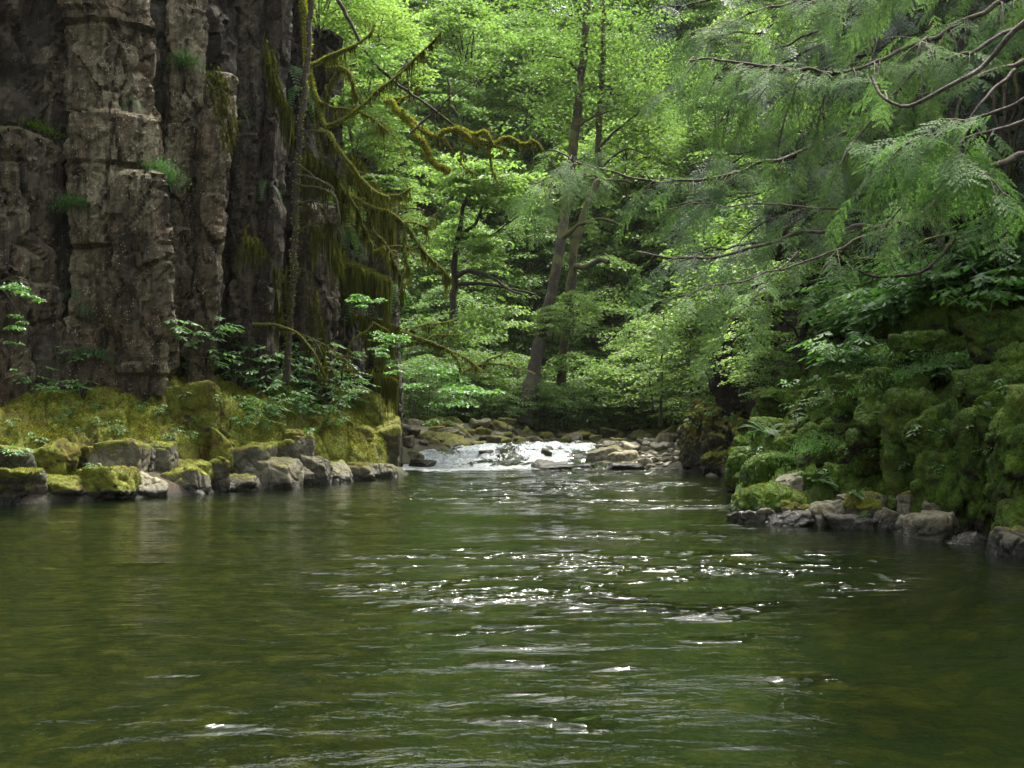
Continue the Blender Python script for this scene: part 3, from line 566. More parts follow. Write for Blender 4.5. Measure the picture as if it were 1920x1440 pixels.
for i in range(400):                       # stepped, moss-draped shelves
    if k >= 64: break
    px = rng.uniform(1400, 1950); py = rng.uniform(600, 985); d = bank_depth(px, py)
    if d is None or d > 26 or py > np.interp(px, [1400, 1600, 1950], [900, 935, 1000]): continue
    w_ = rng.uniform(45, 105)*15/d; h_ = w_*rng.uniform(.45, .95)
    if px > 1700 and py > 780: h_ = w_*rng.uniform(.9, 1.7)
    bank_lump(px-w_/2, py-h_/2, px+w_/2, py+h_/2, d+.12, 2500+i, moss=float(rng.choice([.95, .9, .8])), tone=.35, n=22, cuts=7, p=9, amp=.10, crack=.12, jit=.24, freq=2.0, depth=w_/F*d*.8, rot=rng.uniform(-.6, .6), tilt=(rng.uniform(-.15, .25), rng.uniform(-.2, .2)), tuft=1600, tm='mossgreen'); k += 1
for i in range(14):
    px = rng.uniform(2170, 2480); py = rng.uniform(650, 1080)+(px-2000)*.12; d = np.interp(px, [1990, 2540], [11.4, 8.4]); w_ = rng.uniform(140, 260)
    bank_lump(px-w_/2, py-w_*.45, px+w_/2, py+w_*.45, d, 2950+i, moss=.92, tone=.35, n=22, cuts=7, p=8, amp=.12, crack=.14, jit=.24, depth=w_/F*d*.8, rot=rng.uniform(-.6, .6), tuft=900, tm='mossgreen')
RS = [(1378, 958, 1452, 984, 15.2, 'long flat pale rim stone at the water under the moss dome', .05, .7), (1440, 960, 1530, 990, 14.8, 'wet dark stone in a wet rim left of the layered pale rock', .1, .45),
      (1466, 942, 1514, 972, 15.2, 'small moss topped stone right of the moss dome', .7, .4), (1512, 940, 1592, 990, 14.8, 'pale layered flat rock behind the wet rim stones', .08, .95),
      (1455, 898, 1502, 950, 16.2, 'upright pale speckled rock behind the moss dome', .15, 1.0), (1560, 968, 1640, 1003, 14.2, 'low wet flat stone in front of the brown mossy rock', .05, .4),
      (1582, 935, 1645, 992, 14.6, 'brown rock with mossy crown at the right waterline', .6, .35), (1640, 958, 1700, 1008, 14.0, 'rounded dark grey stone next to the big pale boulder', .1, .5),
      (1688, 962, 1797, 1015, 13.2, 'biggest pale grey ridged boulder at the right waterline', .0, .8), (1735, 935, 1782, 975, 13.7, 'small pale square stone on top of the ridged boulder', .05, .7),
      (1685, 918, 1738, 960, 14.1, 'pale stone showing through the moss above the waterline', .3, .9), (1870, 995, 1960, 1075, 11.3, 'dark wet boulder at the right edge of the photo', .2, .3),
      (1362, 905, 1386, 921, 20.3, 'tiny pale stone standing in the river off the mossy point', .0, 1.0), (1575, 930, 1600, 952, 15.0, 'small whitish stone beside the fern on the right bank', .1, .9), (1612, 925, 1660, 955, 14.7, 'slanted pale stone ridge under the mossy slope', .3, .8),
      (1360, 968, 1384, 982, 15.8, 'small black wet stone at the left tip of the right shore', .0, .1), (1500, 842, 1530, 868, 17.2, 'wet shining grey stone halfway up the right bank', .1, .7), (1790, 1003, 1850, 1045, 12.4, 'dark wet low stone between the ridged boulder and the frame edge', .1, .25)]
for i, (x0, y0, x1, y1, d, lb, ms, tn) in enumerate(RS):
    px_rock('shore_stone', x0, y0, x1, y1, d, 600+i, 'block', moss=ms, tone=tn, n=26, cuts=7, p=15, amp=.08, crack=.12, jit=.22, rot=rng.uniform(-.4, .4), tilt=(rng.uniform(-.1, .1), rng.uniform(-.12, .12)), sink=.10 if y1 > 955 else 0, label=lb, cat='stone', group='stones along the right waterline', tuft=700 if ms > .3 else 0)
px_rock('moss_dome', 1376, 910, 1490, 978, 15.6, 650, 'bank', moss=1.0, tone=.4, n=40, cuts=0, p=4, amp=.10, crack=.05, freq=2.4, sink=.1, label='big rounded rock dome wholly covered in moss at the point of the right bank', cat='mossy rock', tuft=3500, tm='mossblade')
# rocky outcrop in the middle distance
oc = empty('rock_outcrop', 'craggy brown outcrop with moss patches beside the gravel bar', 'rock outcrop', tuple(P(1350, 870, 30)))
inv3 = np.array(oc.location)
for i, (x0, y0, x1, y1, d) in enumerate([(1280, 768, 1332, 882, 30.2), (1318, 775, 1362, 880, 29.8), (1345, 782, 1400, 872, 29.4), (1385, 790, 1432, 892, 28.2), (1300, 752, 1325, 800, 31.2), (1415, 800, 1460, 890, 26.5), (1318, 850, 1372, 890, 29.0), (1360, 845, 1405, 898, 27.8), (1400, 760, 1450, 820, 29.5), (1288, 800, 1310, 872, 29.9), (1340, 765, 1390, 800, 31)]):
    o = px_rock('rock_block', x0, y0, x1, y1, d, 700+i, 'block', parent=None, moss=.55, tone=.3, n=34, cuts=8, p=16, amp=.15, crack=.24, jit=.22, rot=rng.uniform(-.4, .4), freq=2.4, tuft=400)
    o.parent = oc; o.location = np.array(o.location)-inv3
# ------------------------------------------------------------------ gravel bar
GB = [(1128, 828, 1168, 850, 36.8, 'rounded olive tan boulder at the back of the gravel bar', .05, .8), (1098, 840, 1178, 874, 34.6, 'long tan boulder with dark green underside nearest the rapids', .25, .75), (1150, 845, 1200, 873, 33.6, 'smooth pale green rounded boulder at the front of the gravel bar', .1, 1.1),
      (1183, 830, 1208, 848, 36.4, 'small pale rounded boulder behind the smooth green one', .0, 1.1), (1200, 828, 1232, 842, 37, 'flat dark grey boulder at the back of the bar', .0, .3), (1203, 838, 1232, 856, 35.4, 'dark brown wedge boulder in the middle of the bar', .05, .35),
      (1222, 822, 1262, 852, 35.6, 'broad tan faceted boulder, largest at the right of the bar', .05, 1.0), (1256, 818, 1278, 840, 35.9, 'dark triangular boulder leaning at the right of the bar', .0, .12), (1232, 808, 1276, 830, 38.2, 'sunlit yellow green mossy boulder at the back of the bar', .75, 1.1),
      (1268, 828, 1292, 866, 33.6, 'tan slab boulder leaning against the outcrop foot', .15, .9), (1264, 850, 1288, 868, 33.0, 'brownish pink boulder among cobbles', .0, .7), (1246, 876, 1284, 888, 31.2, 'black wet oval rock in the water in front of the bar', .0, .0),
      (1140, 869, 1208, 879, 32.0, 'long low wet black rock at the front edge of the bar', .0, .0), (1084, 870, 1112, 880, 32.4, 'small wet black rock at the foot of the rapids', .0, .0), (1118, 832, 1140, 846, 37.4, 'dark wet rock at the upper edge of the rapids', .0, .2), (1138, 858, 1160, 873, 33.9, 'brown small boulder between the two green ones', .0, .6)]
for i, (x0, y0, x1, y1, d, lb, ms, tn) in enumerate(GB):
    px_rock('river_boulder', x0, y0, x1, y1, d, 800+i, 'boulder', moss=ms, tone=tn, n=22, cuts=8, p=9 if i in (0, 2, 3) else 18, amp=.06, crack=.06, jit=.24, rot=rng.uniform(-.5, .5), tilt=(0, rng.uniform(-.2, .2)), sink=.12, label=lb, cat='boulder', group='boulders on the gravel bar')
cm = []
for i in range(7):
    V, Q = rock_verts((1, .8, .55), 900+i, n=8, cuts=5, p=6, amp=.08, jit=.2); cm.append(make_mesh('cobble', V, Q))
    cm[-1].materials.append(M['cobble'])
k = 0; t_ = 0
while k < 300 and t_ < 9000:
    t_ += 1; x = rng.uniform(3.0, 7.6); y = rng.uniform(31.4, 38.5)
    xr_ = np.interp(y, XR[:, 0], XR[:, 1])
    if x < xr_-.25: continue
    s_ = rng.choice([.13, .18, .25, .34, .46], p=[.25, .35, .22, .13, .05])*rng.uniform(.8, 1.25)
    o = bpy.data.objects.new('cobble', cm[int(rng.integers(7))]); C.objects.link(o); g = float(ground(x, y)[0])
    o.location = (x, y, g+s_*.15); o.scale = (s_, s_, s_); o.rotation_euler = (rng.uniform(-.3, .3), rng.uniform(-.3, .3), rng.uniform(0, 6.28))
    o['tone'] = float(np.clip(rng.normal(.75, .35), .05, 1.4)); o['moss'] = 0.
    tag(o, ('small ' if s_ < .17 else 'large ' if s_ > .3 else 'medium ')+('dark' if o['tone'] < .45 else 'grey' if o['tone'] < .85 else 'pale')+' river cobble '+('at the water edge of' if y < 33.5 else 'in the middle of' if y < 36 else 'at the back of')+' the gravel bar, '+('rapids side' if x < 4.6 else 'centre' if x < 6 else 'beside the outcrop'), 'cobble', 'cobbles on the gravel bar'); k += 1
# rocks in the rapids
for i, (x0, y0, x1, y1, d, lb) in enumerate([(1012, 842, 1032, 868, 34.6, 'dark pointed rock standing in the rapids'), (905, 846, 945, 860, 35.2, 'low wet rock under a white sheet of the rapids'), (768, 862, 812, 876, 33.0, 'wet rock at the left foot of the rapids'), (1005, 870, 1068, 879, 32.0, 'low wet brown rock skimming the surface below the rapids'), (1045, 852, 1085, 862, 34.8, 'dark wet rock right of the pointed one in the rapids')]):
    px_rock('rapids_rock', x0, y0, x1, y1, d, 840+i, 'boulder', moss=.0, tone=.1, n=18, cuts=8, p=14, amp=.08, crack=.1, jit=.25, sink=.1, label=lb, cat='rock')
# boulders on the far left bank
BB = [(808, 784, 864, 814, 42, .5, .5, 'rounded boulder with brown mossy back, topmost at the far left bank'), (792, 796, 880, 836, 40, .65, .5, 'long slanting slab with orange brown moss on the far bank'), (772, 812, 850, 860, 37.2, .85, .4, 'big green mossy slab sloping down to the rapids'), (778, 838, 802, 862, 36.3, .0, .05, 'black angular wedge rock at the left of the rapids'),
      (748, 825, 785, 862, 36.8, .55, .4, 'mossy boulder behind the ledge tip'), (752, 788, 790, 815, 40.5, .2, .9, 'pale bleached stones heap by the ledge tip'), (900, 796, 968, 826, 43.2, .55, .4, 'broad grey boulder with mossy cap on the far bank'), (868, 806, 905, 830, 42.4, .2, .7, 'pale cracked boulder in the middle of the far bank'), (974, 806, 998, 836, 43, .5, .5, 'leaning rounded stone right of the broad boulder'),
      (1004, 824, 1028, 836, 44, .0, .9, 'pale flat stone at the far water edge'), (1030, 824, 1068, 836, 44.3, .0, .6, 'long grey flat stone at the far water edge'), (918, 820, 944, 842, 41.8, .25, .9, 'pale rounded stone close to the rapids on the far side'), (942, 820, 970, 838, 42.2, .9, .5, 'green mossy wedge stone near the rapids'), (896, 826, 922, 842, 41.5, .1, .1, 'dark hollow stone between pale ones'),
      (830, 824, 872, 846, 39.2, .8, .5, 'low mossy boulder above the rapids'), (860, 816, 898, 842, 40.8, .75, .5, 'mossy brown boulder below the cracked one'), (984, 822, 1006, 836, 43.6, .1, .6, 'squat brown stone by the far bank'), (1070, 818, 1100, 836, 44.6, .0, .5, 'reddish grey pointed stone at the far side'), (1092, 820, 1130, 834, 44.8, .0, .7, 'pale long stone across the far channel'), (1125, 822, 1160, 832, 45, 0, .15, 'dark flat stone across the far channel')]
for i, (x0, y0, x1, y1, d, ms, tn, lb) in enumerate(BB):
    px_rock('bank_boulder', x0, y0, x1, y1, d, 850+i, 'boulder', moss=ms, tone=tn, n=20, cuts=8, p=16, amp=.09, crack=.08, jit=.25, rot=rng.uniform(-.5, .5), tilt=(0, .25 if i in (1, 2) else rng.uniform(-.2, .2)), sink=.2, label=lb, cat='boulder', group='boulders on the far bank', tuft=250)
bmz = []
for i in range(8):
    V, Q = rock_verts((1, .85, .6), 930+i, n=11, cuts=8, p=14, amp=.1, crack=.07, jit=.24); bmz.append(make_mesh('bank_stone', V, Q)); bmz[-1].materials.append(M['boulder'])
k = 0
for i in range(4000):
    if k >= 210: break
    x, y = rng.uniform(-6.5, 14), rng.uniform(34, 50); s_ = float(sdist(x, y)[0])
    if not (-.15 < s_ < 2.0) or (x > 2.3 and y < 43) : continue
    z_ = rng.uniform(.25, .8)*rng.uniform(.6, 1.2); o = bpy.data.objects.new('bank_stone', bmz[int(rng.integers(8))]); C.objects.link(o)
    o.location = (x, y, float(ground(x, y)[0])+z_*.12); o.scale = (z_, z_, z_); o.rotation_euler = (rng.uniform(-.3, .3), rng.uniform(-.3, .3), rng.uniform(0, 6.28))
    o['tone'] = float(np.clip(rng.normal(.45, .3), .0, 1.1)); o['moss'] = float(np.clip(rng.normal(.4, .35), 0, 1))
    px = CX+x/y*F; tag(o, ('small ' if z_ < .4 else 'large ' if z_ > .62 else 'medium ')+('mossy ' if o['moss'] > .5 else 'bare ')+('dark' if o['tone'] < .35 else 'pale' if o['tone'] > .6 else 'brown')+' stone on the far bank, '+('beside the ledge tip' if px < 800 else 'left of the rapids' if px < 900 else 'behind the rapids' if px < 1050 else 'across the far channel' if px < 1200 else 'behind the gravel bar'), 'stone', 'stones along the far water edge'); k += 1


bpy.context.view_layer.update(); DG = bpy.context.evaluated_depsgraph_get()
def hit(px, py, d, tol=3.5):
    """where the line of sight to a photo pixel meets the rock already built, near depth d"""
    v = P(px, py, 1.0)-np.array([0, 0, EYE]); st = np.array([0, 0, EYE])+v*max(1., d-tol)
    ok, loc, *_ = sc.ray_cast(DG, st.tolist(), v.tolist(), distance=2*tol*1.2)
    return (np.array(loc)+v*.03) if ok else P(px, py, d)
# ------------------------------------------------------------------ ferns and herbs
def fern_mesh(nf, L_, seed, np_=20, up=.9, hang=0):
    r_ = np.random.default_rng(seed); mb = MB()
    for f in range(nf):
        a = r_.uniform(0, 6.28); l = L_*r_.uniform(.6, 1.1); el = r_.uniform(.4, 1.1)*up; t = np.linspace(0, 1, np_)
        h = l*(math.sin(el)*t-(.45+.5*r_.random()+hang)*t**2*.9); q = l*t*math.cos(el)*(1-.15*t); tw = a+.25*t*r_.normal()
        p = np.stack([np.cos(tw)*q, np.sin(tw)*q, h], 1); tg = norm(np.gradient(p, axis=0)); sd = norm(np.cross(tg, [0, 0, 1.]))
        mb.tube(p, np.linspace(.005, .002, np_)*L_/.6, 3); w_ = l*.155*np.sin(pi*np.clip(t*.93+.10, 0, 1))**.8
        for s_ in (1, -1):
            d = norm(sd*s_+tg*.35+np.array([0, 0, -.15]))*w_[:, None]/2; mb.quads((p+d)[1:], d[1:], (tg*l/np_*.36)[1:])
    return mb
def herb_mesh(nstem, H, ls, seed, nl=7):
    r_ = np.random.default_rng(seed); mb = MB()
    for f in range(nstem):
        a = r_.uniform(0, 6.28); q = H*r_.uniform(.2, .9); top = np.array([math.cos(a)*q, math.sin(a)*q, H*r_.uniform(.5, 1.05)]); p = smooth_path([(0, 0, 0), top*np.array([.35, .35, .65]), top], .08); mb.tube(p, .004, 3)
        for k in range(2 if nstem > 3 else 3):
            an = a+r_.normal(0, .8); ax = np.array([math.cos(an), math.sin(an), -.25]); c0 = p[-1-min(k*2, len(p)-2)]; sd = norm(np.cross(ax, [0, 0, 1]))
            for j in range(nl):
                m_ = j//2; sgn = 1 if j % 2 else -1; last = j == nl-1; d = norm(ax*(1 if last else .55)+(0 if last else 1)*sd*sgn*.8+np.array([0, 0, -.25+r_.normal(0, .12)]))
                c = c0+ax*ls*(m_*1.15)+d*ls*.95; v = norm(np.cross(d, [0, 0, 1.])+r_.normal(0, .2, 3))*ls*.42; mb.quads(c[None], (d*ls)[None], v[None])
    return mb
FERN = [fern_mesh(15, .62, 50+k).mesh('fronds', False) for k in range(3)]; FERNH = [fern_mesh(11, .55, 60+k, hang=.9, up=.6).mesh('fronds', False) for k in range(3)]
HERB = [herb_mesh(6, .42, .062, 70+k).mesh('leaves', False) for k in range(4)]; HERBS = [herb_mesh(3, .22, .045, 80+k, 5).mesh('leaves', False) for k in range(3)]
for a in FERN+FERNH: a.materials.append(M['fern'])
for a in HERB+HERBS: a.materials.append(M['herb'])
def plant(me, px, py, d, s_, label, cat, name, group=None, lift=0):
    b_ = hit(px, py, d); o = bpy.data.objects.new(name, me); C.objects.link(o); o.location = (b_[0], b_[1], b_[2]+lift); o.scale = (s_,)*3; o.rotation_euler = (0, 0, rng.uniform(0, 6.28)); return tag(o, label, cat, group)
for i, (px, py, d, s_, h, lb) in enumerate([(250, 190, 20.0, .8, 1, 'small fern on a ledge near the top of the pale column'), (310, 325, 20.3, 1.1, 1, 'drooping fern on the mossy shoulder beside the bright grass tuft'), (445, 205, 23.2, 1.2, 1, 'fern hanging from the mossy rounded edge near the top'), (500, 345, 24.6, 1.3, 1, 'bright fern in the dark crack left of the snag'),
     (545, 130, 24.6, 2.2, 1, 'large grassy fern draping at the top of the dark columns'), (560, 170, 24.4, 2.0, 1, 'lower grassy fern draping beside the big top fern'), (640, 525, 25.4, 1.5, 0, 'sword fern with pale arching fronds beside the snag'), (640, 430, 25.8, 1.8, 1, 'yellowing fern clump on the low column top'), (160, 575, 20.0, .9, 1, 'fern hanging in the rusty recess between the pale columns'),
     (140, 545, 20.1, .8, 1, 'small fern above the rusty recess'), (665, 560, 26.8, 1.9, 1, 'grassy fern on the cliff above the leafy sprays'), (700, 600, 27.4, 2.2, 1, 'broad hanging fern near the cliff tip'), (460, 655, 24.0, 1.3, 0, 'fern at the foot of the dark columns'), (350, 690, 22.2, 1.0, 0, 'fern at the base of the leaning column'),
     (535, 665, 25.0, 1.6, 0, 'fern behind the leafy plants under the snag'), (1605, 930, 15.0, .55, 0, 'fresh green fern growing between the shore stones'), (1618, 970, 14.2, .4, 0, 'lower fern tuft at the waterline between stones'), (1440, 815, 22.0, 1.4, 0, 'bright fern in the dark gap right of the outcrop'), (1575, 690, 20.5, 1.2, 0, 'fern on the mossy slope under the shrub'), (1470, 690, 27, 2, 0, 'fern clump among shrubs above the outcrop'),
     (1840, 470, 17.0, 2.0, 0, 'big sword fern below the black wall at the upper right'), (1790, 500, 17.4, 1.8, 0, 'sword fern left of the big one at the upper right'), (1905, 480, 16, 1.7, 0, 'sword fern by the right frame edge'), (1660, 600, 19.5, 1.7, 0, 'fern on the slope above the terrace'), (1700, 575, 19.5, 1.7, 0, 'fern right of the one above the terrace'), (1610, 620, 21, 1.8, 0, 'fern left of the two above the terrace'),
     (1750, 720, 16.0, .8, 0, 'grassy fern tuft at the back of the moss terrace'), (700, 100, 27.2, 1.5, 1, 'fern perched where the bare branches cross'), (745, 540, 29, 2, 1, 'fern curtain at the far edge of the cliff'), (690, 470, 28.0, 2.0, 1, 'hanging fern on the shaded cliff below the drooping limb'), (1530, 905, 16.2, .8, 0, 'small fern on the moss slope above the pale rock')]):
    plant((FERNH if h else FERN)[i % 3], px, py, d, s_*1.0, lb, 'fern', 'sword_fern', 'ferns on the rocks')
HP = [(148, 690, 20.9, .9), (62, 735, 20.2, 1.0), (150, 745, 20.8, .9), (100, 745, 20.3, .7), (330, 650, 22.6, 1.2), (350, 680, 22.4, 1.3), (380, 665, 22.9, 1.3), (400, 640, 23.5, 1.2), (430, 700, 24.0, 1.0), (410, 690, 23.2, 1.0), (460, 690, 24.2, 1.0), (500, 690, 24.6, 1.1),
      (520, 720, 24.8, 1.4), (545, 700, 25.0, 1.5), (560, 735, 24.7, 1.4), (590, 735, 24.8, 1.4), (610, 760, 24.8, 1.2), (505, 745, 24.5, 1.1), (480, 735, 24.2, 1.0), (535, 765, 24.4, 1.2), (470, 790, 23.5, 1.2), (500, 785, 23.8, 1.0), (580, 790, 24.6, 1.1), (610, 785, 25.0, 1.1), (640, 770, 25.6, 1.2), (650, 735, 26.0, 1.2), (670, 750, 26.4, 1.2), (600, 710, 25.8, 1.4), (570, 690, 26, 1.4),
      (640, 700, 26.4, 1.0), (680, 720, 27.2, 1.0), (455, 805, 23.2, .9), (490, 812, 23.2, .8), (600, 680, 26, 1.2), (630, 730, 25.6, 1.3), (575, 760, 24.8, 1.2), (560, 780, 24.4, 1.0), (520, 790, 24, .9), (530, 740, 24.5, 1.3), (440, 720, 24, 1.2), (395, 700, 23.5, 1.1), (1770, 715, 15.2, 1.0), (1750, 705, 15.4, .8), (30, 860, 18.3, .5), (625, 805, 25.6, .7)]
for i, (px, py, d, s_) in enumerate(HP):
    side_ = 'at the foot of the columns' if px > 300 and py < 700 else 'on the moss at the far left' if px < 300 else 'on the middle of the mossy ledge' if px < 560 else 'towards the right end of the mossy ledge' if px < 720 else 'on the moss terrace of the right bank'
    plant(HERB[i % 4], px, py, d, s_*1.3, 'bright leafy plant with drooping compound leaves '+side_, 'plant', 'leafy_plant', 'leafy plants '+side_)
for i, (px, py, d, s_) in enumerate([(130, 775, 20.3, 1.2), (115, 790, 19.9, .8), (190, 765, 20.6, .8), (70, 830, 19.1, 1.1), (145, 812, 19.8, .6), (160, 808, 19.9, .6), (300, 775, 21.4, 1), (265, 770, 21.2, 1), (35, 855, 18.5, .8), (345, 748, 22, .8), (20, 800, 19.2, .8), (170, 877, 19.7, .7), (75, 893, 18.9, .6), (225, 888, 19.8, .5), (1600, 850, 16, .8), (1540, 890, 16.2, .8), (1500, 780, 20, 1.2), (1470, 770, 20.5, 1.2), (1530, 760, 20, 1.2), (1560, 745, 19, 1.2), (1420, 850, 21, 1), (1395, 800, 25, 1.3), (1370, 790, 27, 1.4), (1330, 780, 29, 1.6), (1300, 800, 29.5, 1.2)]):
    plant(HERBS[i % 3], px, py, d, s_, 'tiny bright seedling plant growing out of the moss', 'seedling', 'seedling', 'seedlings in the moss', 0)
# upper right slope thicket of herbs
k = 0
for i in range(400):
    if k >= 130: break
    px = rng.uniform(1560, 1990); d = rng.uniform(14.5, 23); py = rng.uniform(440, 700)
    lo = np.interp(px, [1560, 1700, 1990], [700, 600, 560]); hi = np.interp(px, [1560, 1700, 1990], [560, 510, 430])
    if not hi < py < lo: continue
    d = np.interp(py, [hi, lo], [np.interp(px, [1560, 1990], [23, 17]), np.interp(px, [1560, 1990], [19.8, 14.3])])
    plant(HERB[k % 4], px, py+10, d, rng.uniform(1.2, 2.0), 'shaded leafy plant '+('at the top' if py < (hi+lo)/2-15 else 'at the foot' if py > (hi+lo)/2+15 else 'in the middle')+' of the upper right thicket, '+('left end' if px < 1650 else 'below the looping bare limb' if px < 1760 else 'below the big sword fern' if px < 1880 else 'at the photo edge'), 'plant', 'leafy_plant', 'leafy plants in the upper right thicket'); k += 1
for k in range(46):
    left_ = k < 20
    px, py, d = (rng.uniform(0, 700), rng.uniform(745, 835), 22.) if left_ else (rng.uniform(1420, 1900), rng.uniform(630, 900), 16.5)
    d0 = np.interp(px, [0, 700], [20, 27.5]) if left_ else d
    wh = ('on the yellow moss left of the tall moss capped block' if px < 330 else 'on the yellow moss right of the tall moss capped block') if left_ else ('on the green moss above the pale upright rock' if px < 1600 else 'on the green moss steps of the right bank')
    if k % 3 or left_: plant(HERBS[k % 3], px, py, d0, rng.uniform(.6, 1.2), 'tiny bright seedling '+wh, 'seedling', 'seedling', 'seedlings '+wh, 0)
    else: plant(FERN[k % 3], px, py, d0, rng.uniform(.35, .6), 'small young fern '+wh, 'fern', 'sword_fern', 'young ferns '+wh, 0)
# grass-like tufts on the left cliff
def tuft(px, py, d, w_, h, n, label, m='herb', ln=.09, seed=0):
    b_ = hit(px, py, d); mb = MB(); a = rng.normal(0, 1, (n, 3))*np.array([w_/2, w_/3, h/3]); a[:, 2] -= .9*np.abs(a[:, 0])*.4
    dirv = norm(rng.normal(0, .5, (n, 3))+np.array([0, -.3, .8]))*(ln*rng.uniform(.5, 1.2, (n, 1))); mb.blades(a, dirv, ln*.12)
    q = rng.normal(0, 1, (n//3, 3))*np.array([w_/2, w_/3, h/3]); u = norm(rng.normal(0, 1, (n//3, 3)))*ln*.22; mb.quads(q+np.array([0, -.02, .02]), u, norm(np.cross(u, rng.normal(size=u.shape)))*ln*.14)
    o = obj('grass_tuft', mb.mesh('grass_tuft', False), M[m], None, tuple(b_)); return tag(o, label, 'grass tuft')
tuft(293, 318, 21.5, .5, .35, 2200, 'bright green grassy cushion on the shoulder of the pale column'); tuft(143, 378, 20.4, .45, .2, 1200, 'clump of small leaves at the foot of the broken column top', 'fern')
tuft(168, 660, 20.3, .5, .12, 1000, 'flat green cushion capping the low boulder at the cliff foot', 'fern'); tuft(345, 112, 22.3, .40, .30, 900, 'dark leafy clump high on the leaning column', 'fern'); tuft(60, 235, 19.4, .6, .15, 700, 'thin green growth on the broken block at the far left', 'mossgreen')
tuft(1770, 672, 16.2, 1.2, .14, 2600, 'mat of fine bluish green grass on the rounded mound of the right bank', 'herb', .07); tuft(1620, 675, 18, .7, .12, 1200, 'fine grass mat on the upper mound of the right bank', 'herb', .07); tuft(1545, 830, 17, .8, .25, 1500, 'soft pale green grass below the pale terrace', 'herb', .06); tuft(1700, 700, 16.4, 1.0, .15, 1300, 'patch of tiny white flowered herbs on the terrace edge', 'herb', .06)
# ------------------------------------------------------------------ foliage builders
def spray_leaves(mb, c, r, n, ls, tilt=.35, flat=.08, out=None, sd_=None):
    """a flat, nearly level layer of leaves round c"""
    a = rng.uniform(0, 2*pi, n); q = r*np.sqrt(rng.random(n)); off = np.stack([np.cos(a)*q, np.sin(a)*q, rng.normal(0, flat*r, n)-.18*q*q/r], 1)
    if out is not None:
        off[:, 2] -= (off[:, :2]@out[:2])*.28
        off[:, :2] *= 1.0+.35*np.sign((off[:, :2]@out[:2]))[:, None]*.5
    u = np.stack([np.cos(a), np.sin(a), rng.normal(-.25, .3, n)], 1)+rng.normal(0, .35, (n, 3)); u = norm(u)
    nn = norm(np.stack([rng.normal(0, tilt, n), rng.normal(0, tilt, n), np.ones(n)], 1)); v = norm(np.cross(nn, u))
    s_ = ls*rng.uniform(.6, 1.3, (n, 1)); mb.quads(c+off, u*s_, v*s_*.62)
def crown_mesh(name, H, R, ns, nl, ls, seed, low=.15, rs=(.5, .95), top=.75):
    global rng; keep = rng; rng = np.random.default_rng(seed); mb = MB(); tw = MB(); lumps = rng.normal(0, 1, (7, 3)); lumps = norm(lumps)
    for i in range(ns):
        z = low+(1-low)*rng.random()**.85; a = rng.uniform(0, 2*pi); prof = math.sin(pi*min(1, (z-low*.6)/(1.02-low*.6))**.8)**.7
        dirv = np.array([math.cos(a), math.sin(a), 0]); lob = 1+.28*np.max(lumps@np.array([dirv[0], dirv[1], z*2-1]))-.2
        rr = R*prof*lob*rng.uniform(.45, 1.0)**.7; c = np.array([dirv[0]*rr, dirv[1]*rr, z*H])
        spray_leaves(mb, c, rng.uniform(*rs), nl, ls, out=dirv)
        if i % 2 == 0:
            b0 = np.array([dirv[0]*rr*.12, dirv[1]*rr*.12, max(.1, z*H-.25*rr-.1)]); mid = (b0+c)/2+np.array([0, 0, .08*rr])
            tw.tube(smooth_path([b0, mid, c+dirv*.25], .35, .03, i), np.linspace(.022, .006, len(smooth_path([b0, mid, c+dirv*.25], .35)))*R/2.5, 3)
    rng = keep
    return mb.mesh(name, False), tw.mesh(name+'_twigs', True)
def add_mat(me, m): me.materials.append(m); return me
MAP = [crown_mesh('crown', 9, 3.3, 190, 72, .085, 11+i) for i in range(4)]
BUS = [crown_mesh('foliage', 2.8, 1.5, 90, 60, .05, 31+i, low=.08, rs=(.28, .5)) for i in range(4)]
MM = {}
def variant(kind, i, mat):
    k = (kind, i, mat)
    if k not in MM:
        a, b = (MAP if kind == 'tree' else BUS)[i]; a = a.copy(); b = b.copy(); add_mat(a, M[mat]); add_mat(b, M['barkdark']); MM[k] = (a, b)
    return MM[k]
def trunk_mesh(path, r0, r1, seed, step=.25, wob=.03, k=10):
    p = smooth_path(path, step, wob, seed); mb = MB(); r = np.linspace(r0, r1, len(p))*(1+.14*vnoise(p*3, seed)); r[:3] *= [1.2, 1.12, 1.05]
    mb.tube(p, r, k, .12, seed); return mb, p
def plain_tree(name, loc, H, seed, label, group, mat='leaf', low=None, trunk_r=.10, kind='tree', cat='tree', bark='bark', wide=1.0):
    t = empty(name, label, cat, loc, group); i = seed % 4; a, b = variant(kind, i, mat)
    base = 9 if kind == 'tree' else 2.8; s_ = H/base; r_ = np.random.default_rng(seed)
    rz = r_.uniform(0, 6.28)
    c = obj('crown' if kind == 'tree' else 'foliage', a, None, t); c.scale = (s_*wide, s_*wide, s_); c.rotation_euler = (0, 0, rz)
    g = obj('twigs', b, None, t, kind='stuff'); g.scale = c.scale; g.rotation_euler = c.rotation_euler
    if kind == 'tree':
        lean = r_.normal(0, .05*H, 2); mb, p = trunk_mesh([(0, 0, -.4), (lean[0]*.3, lean[1]*.3, H*.35), (lean[0]*.8, lean[1]*.8, H*.7), (lean[0], lean[1], H*.95)], trunk_r, trunk_r*.2, seed, .5, .06, 7)
        obj('trunk', mb.mesh('trunk'), M[bark], t)
    else:
        mb = MB()
        for k in range(5):
            a_ = r_.uniform(0, 6.28); q = r_.uniform(.2, .5)*H*wide*.6; e = np.array([math.cos(a_)*q, math.sin(a_)*q, H*r_.uniform(.6, .9)])
            pp = smooth_path([(0, 0, -.1), e*.5+np.array([0, 0, .1*H]), e], .3, .03, k); mb.tube(pp, np.linspace(.018, .005, len(pp))*H/2, 4)
        obj('stems', mb.mesh('stems'), M[bark], t)
    return t
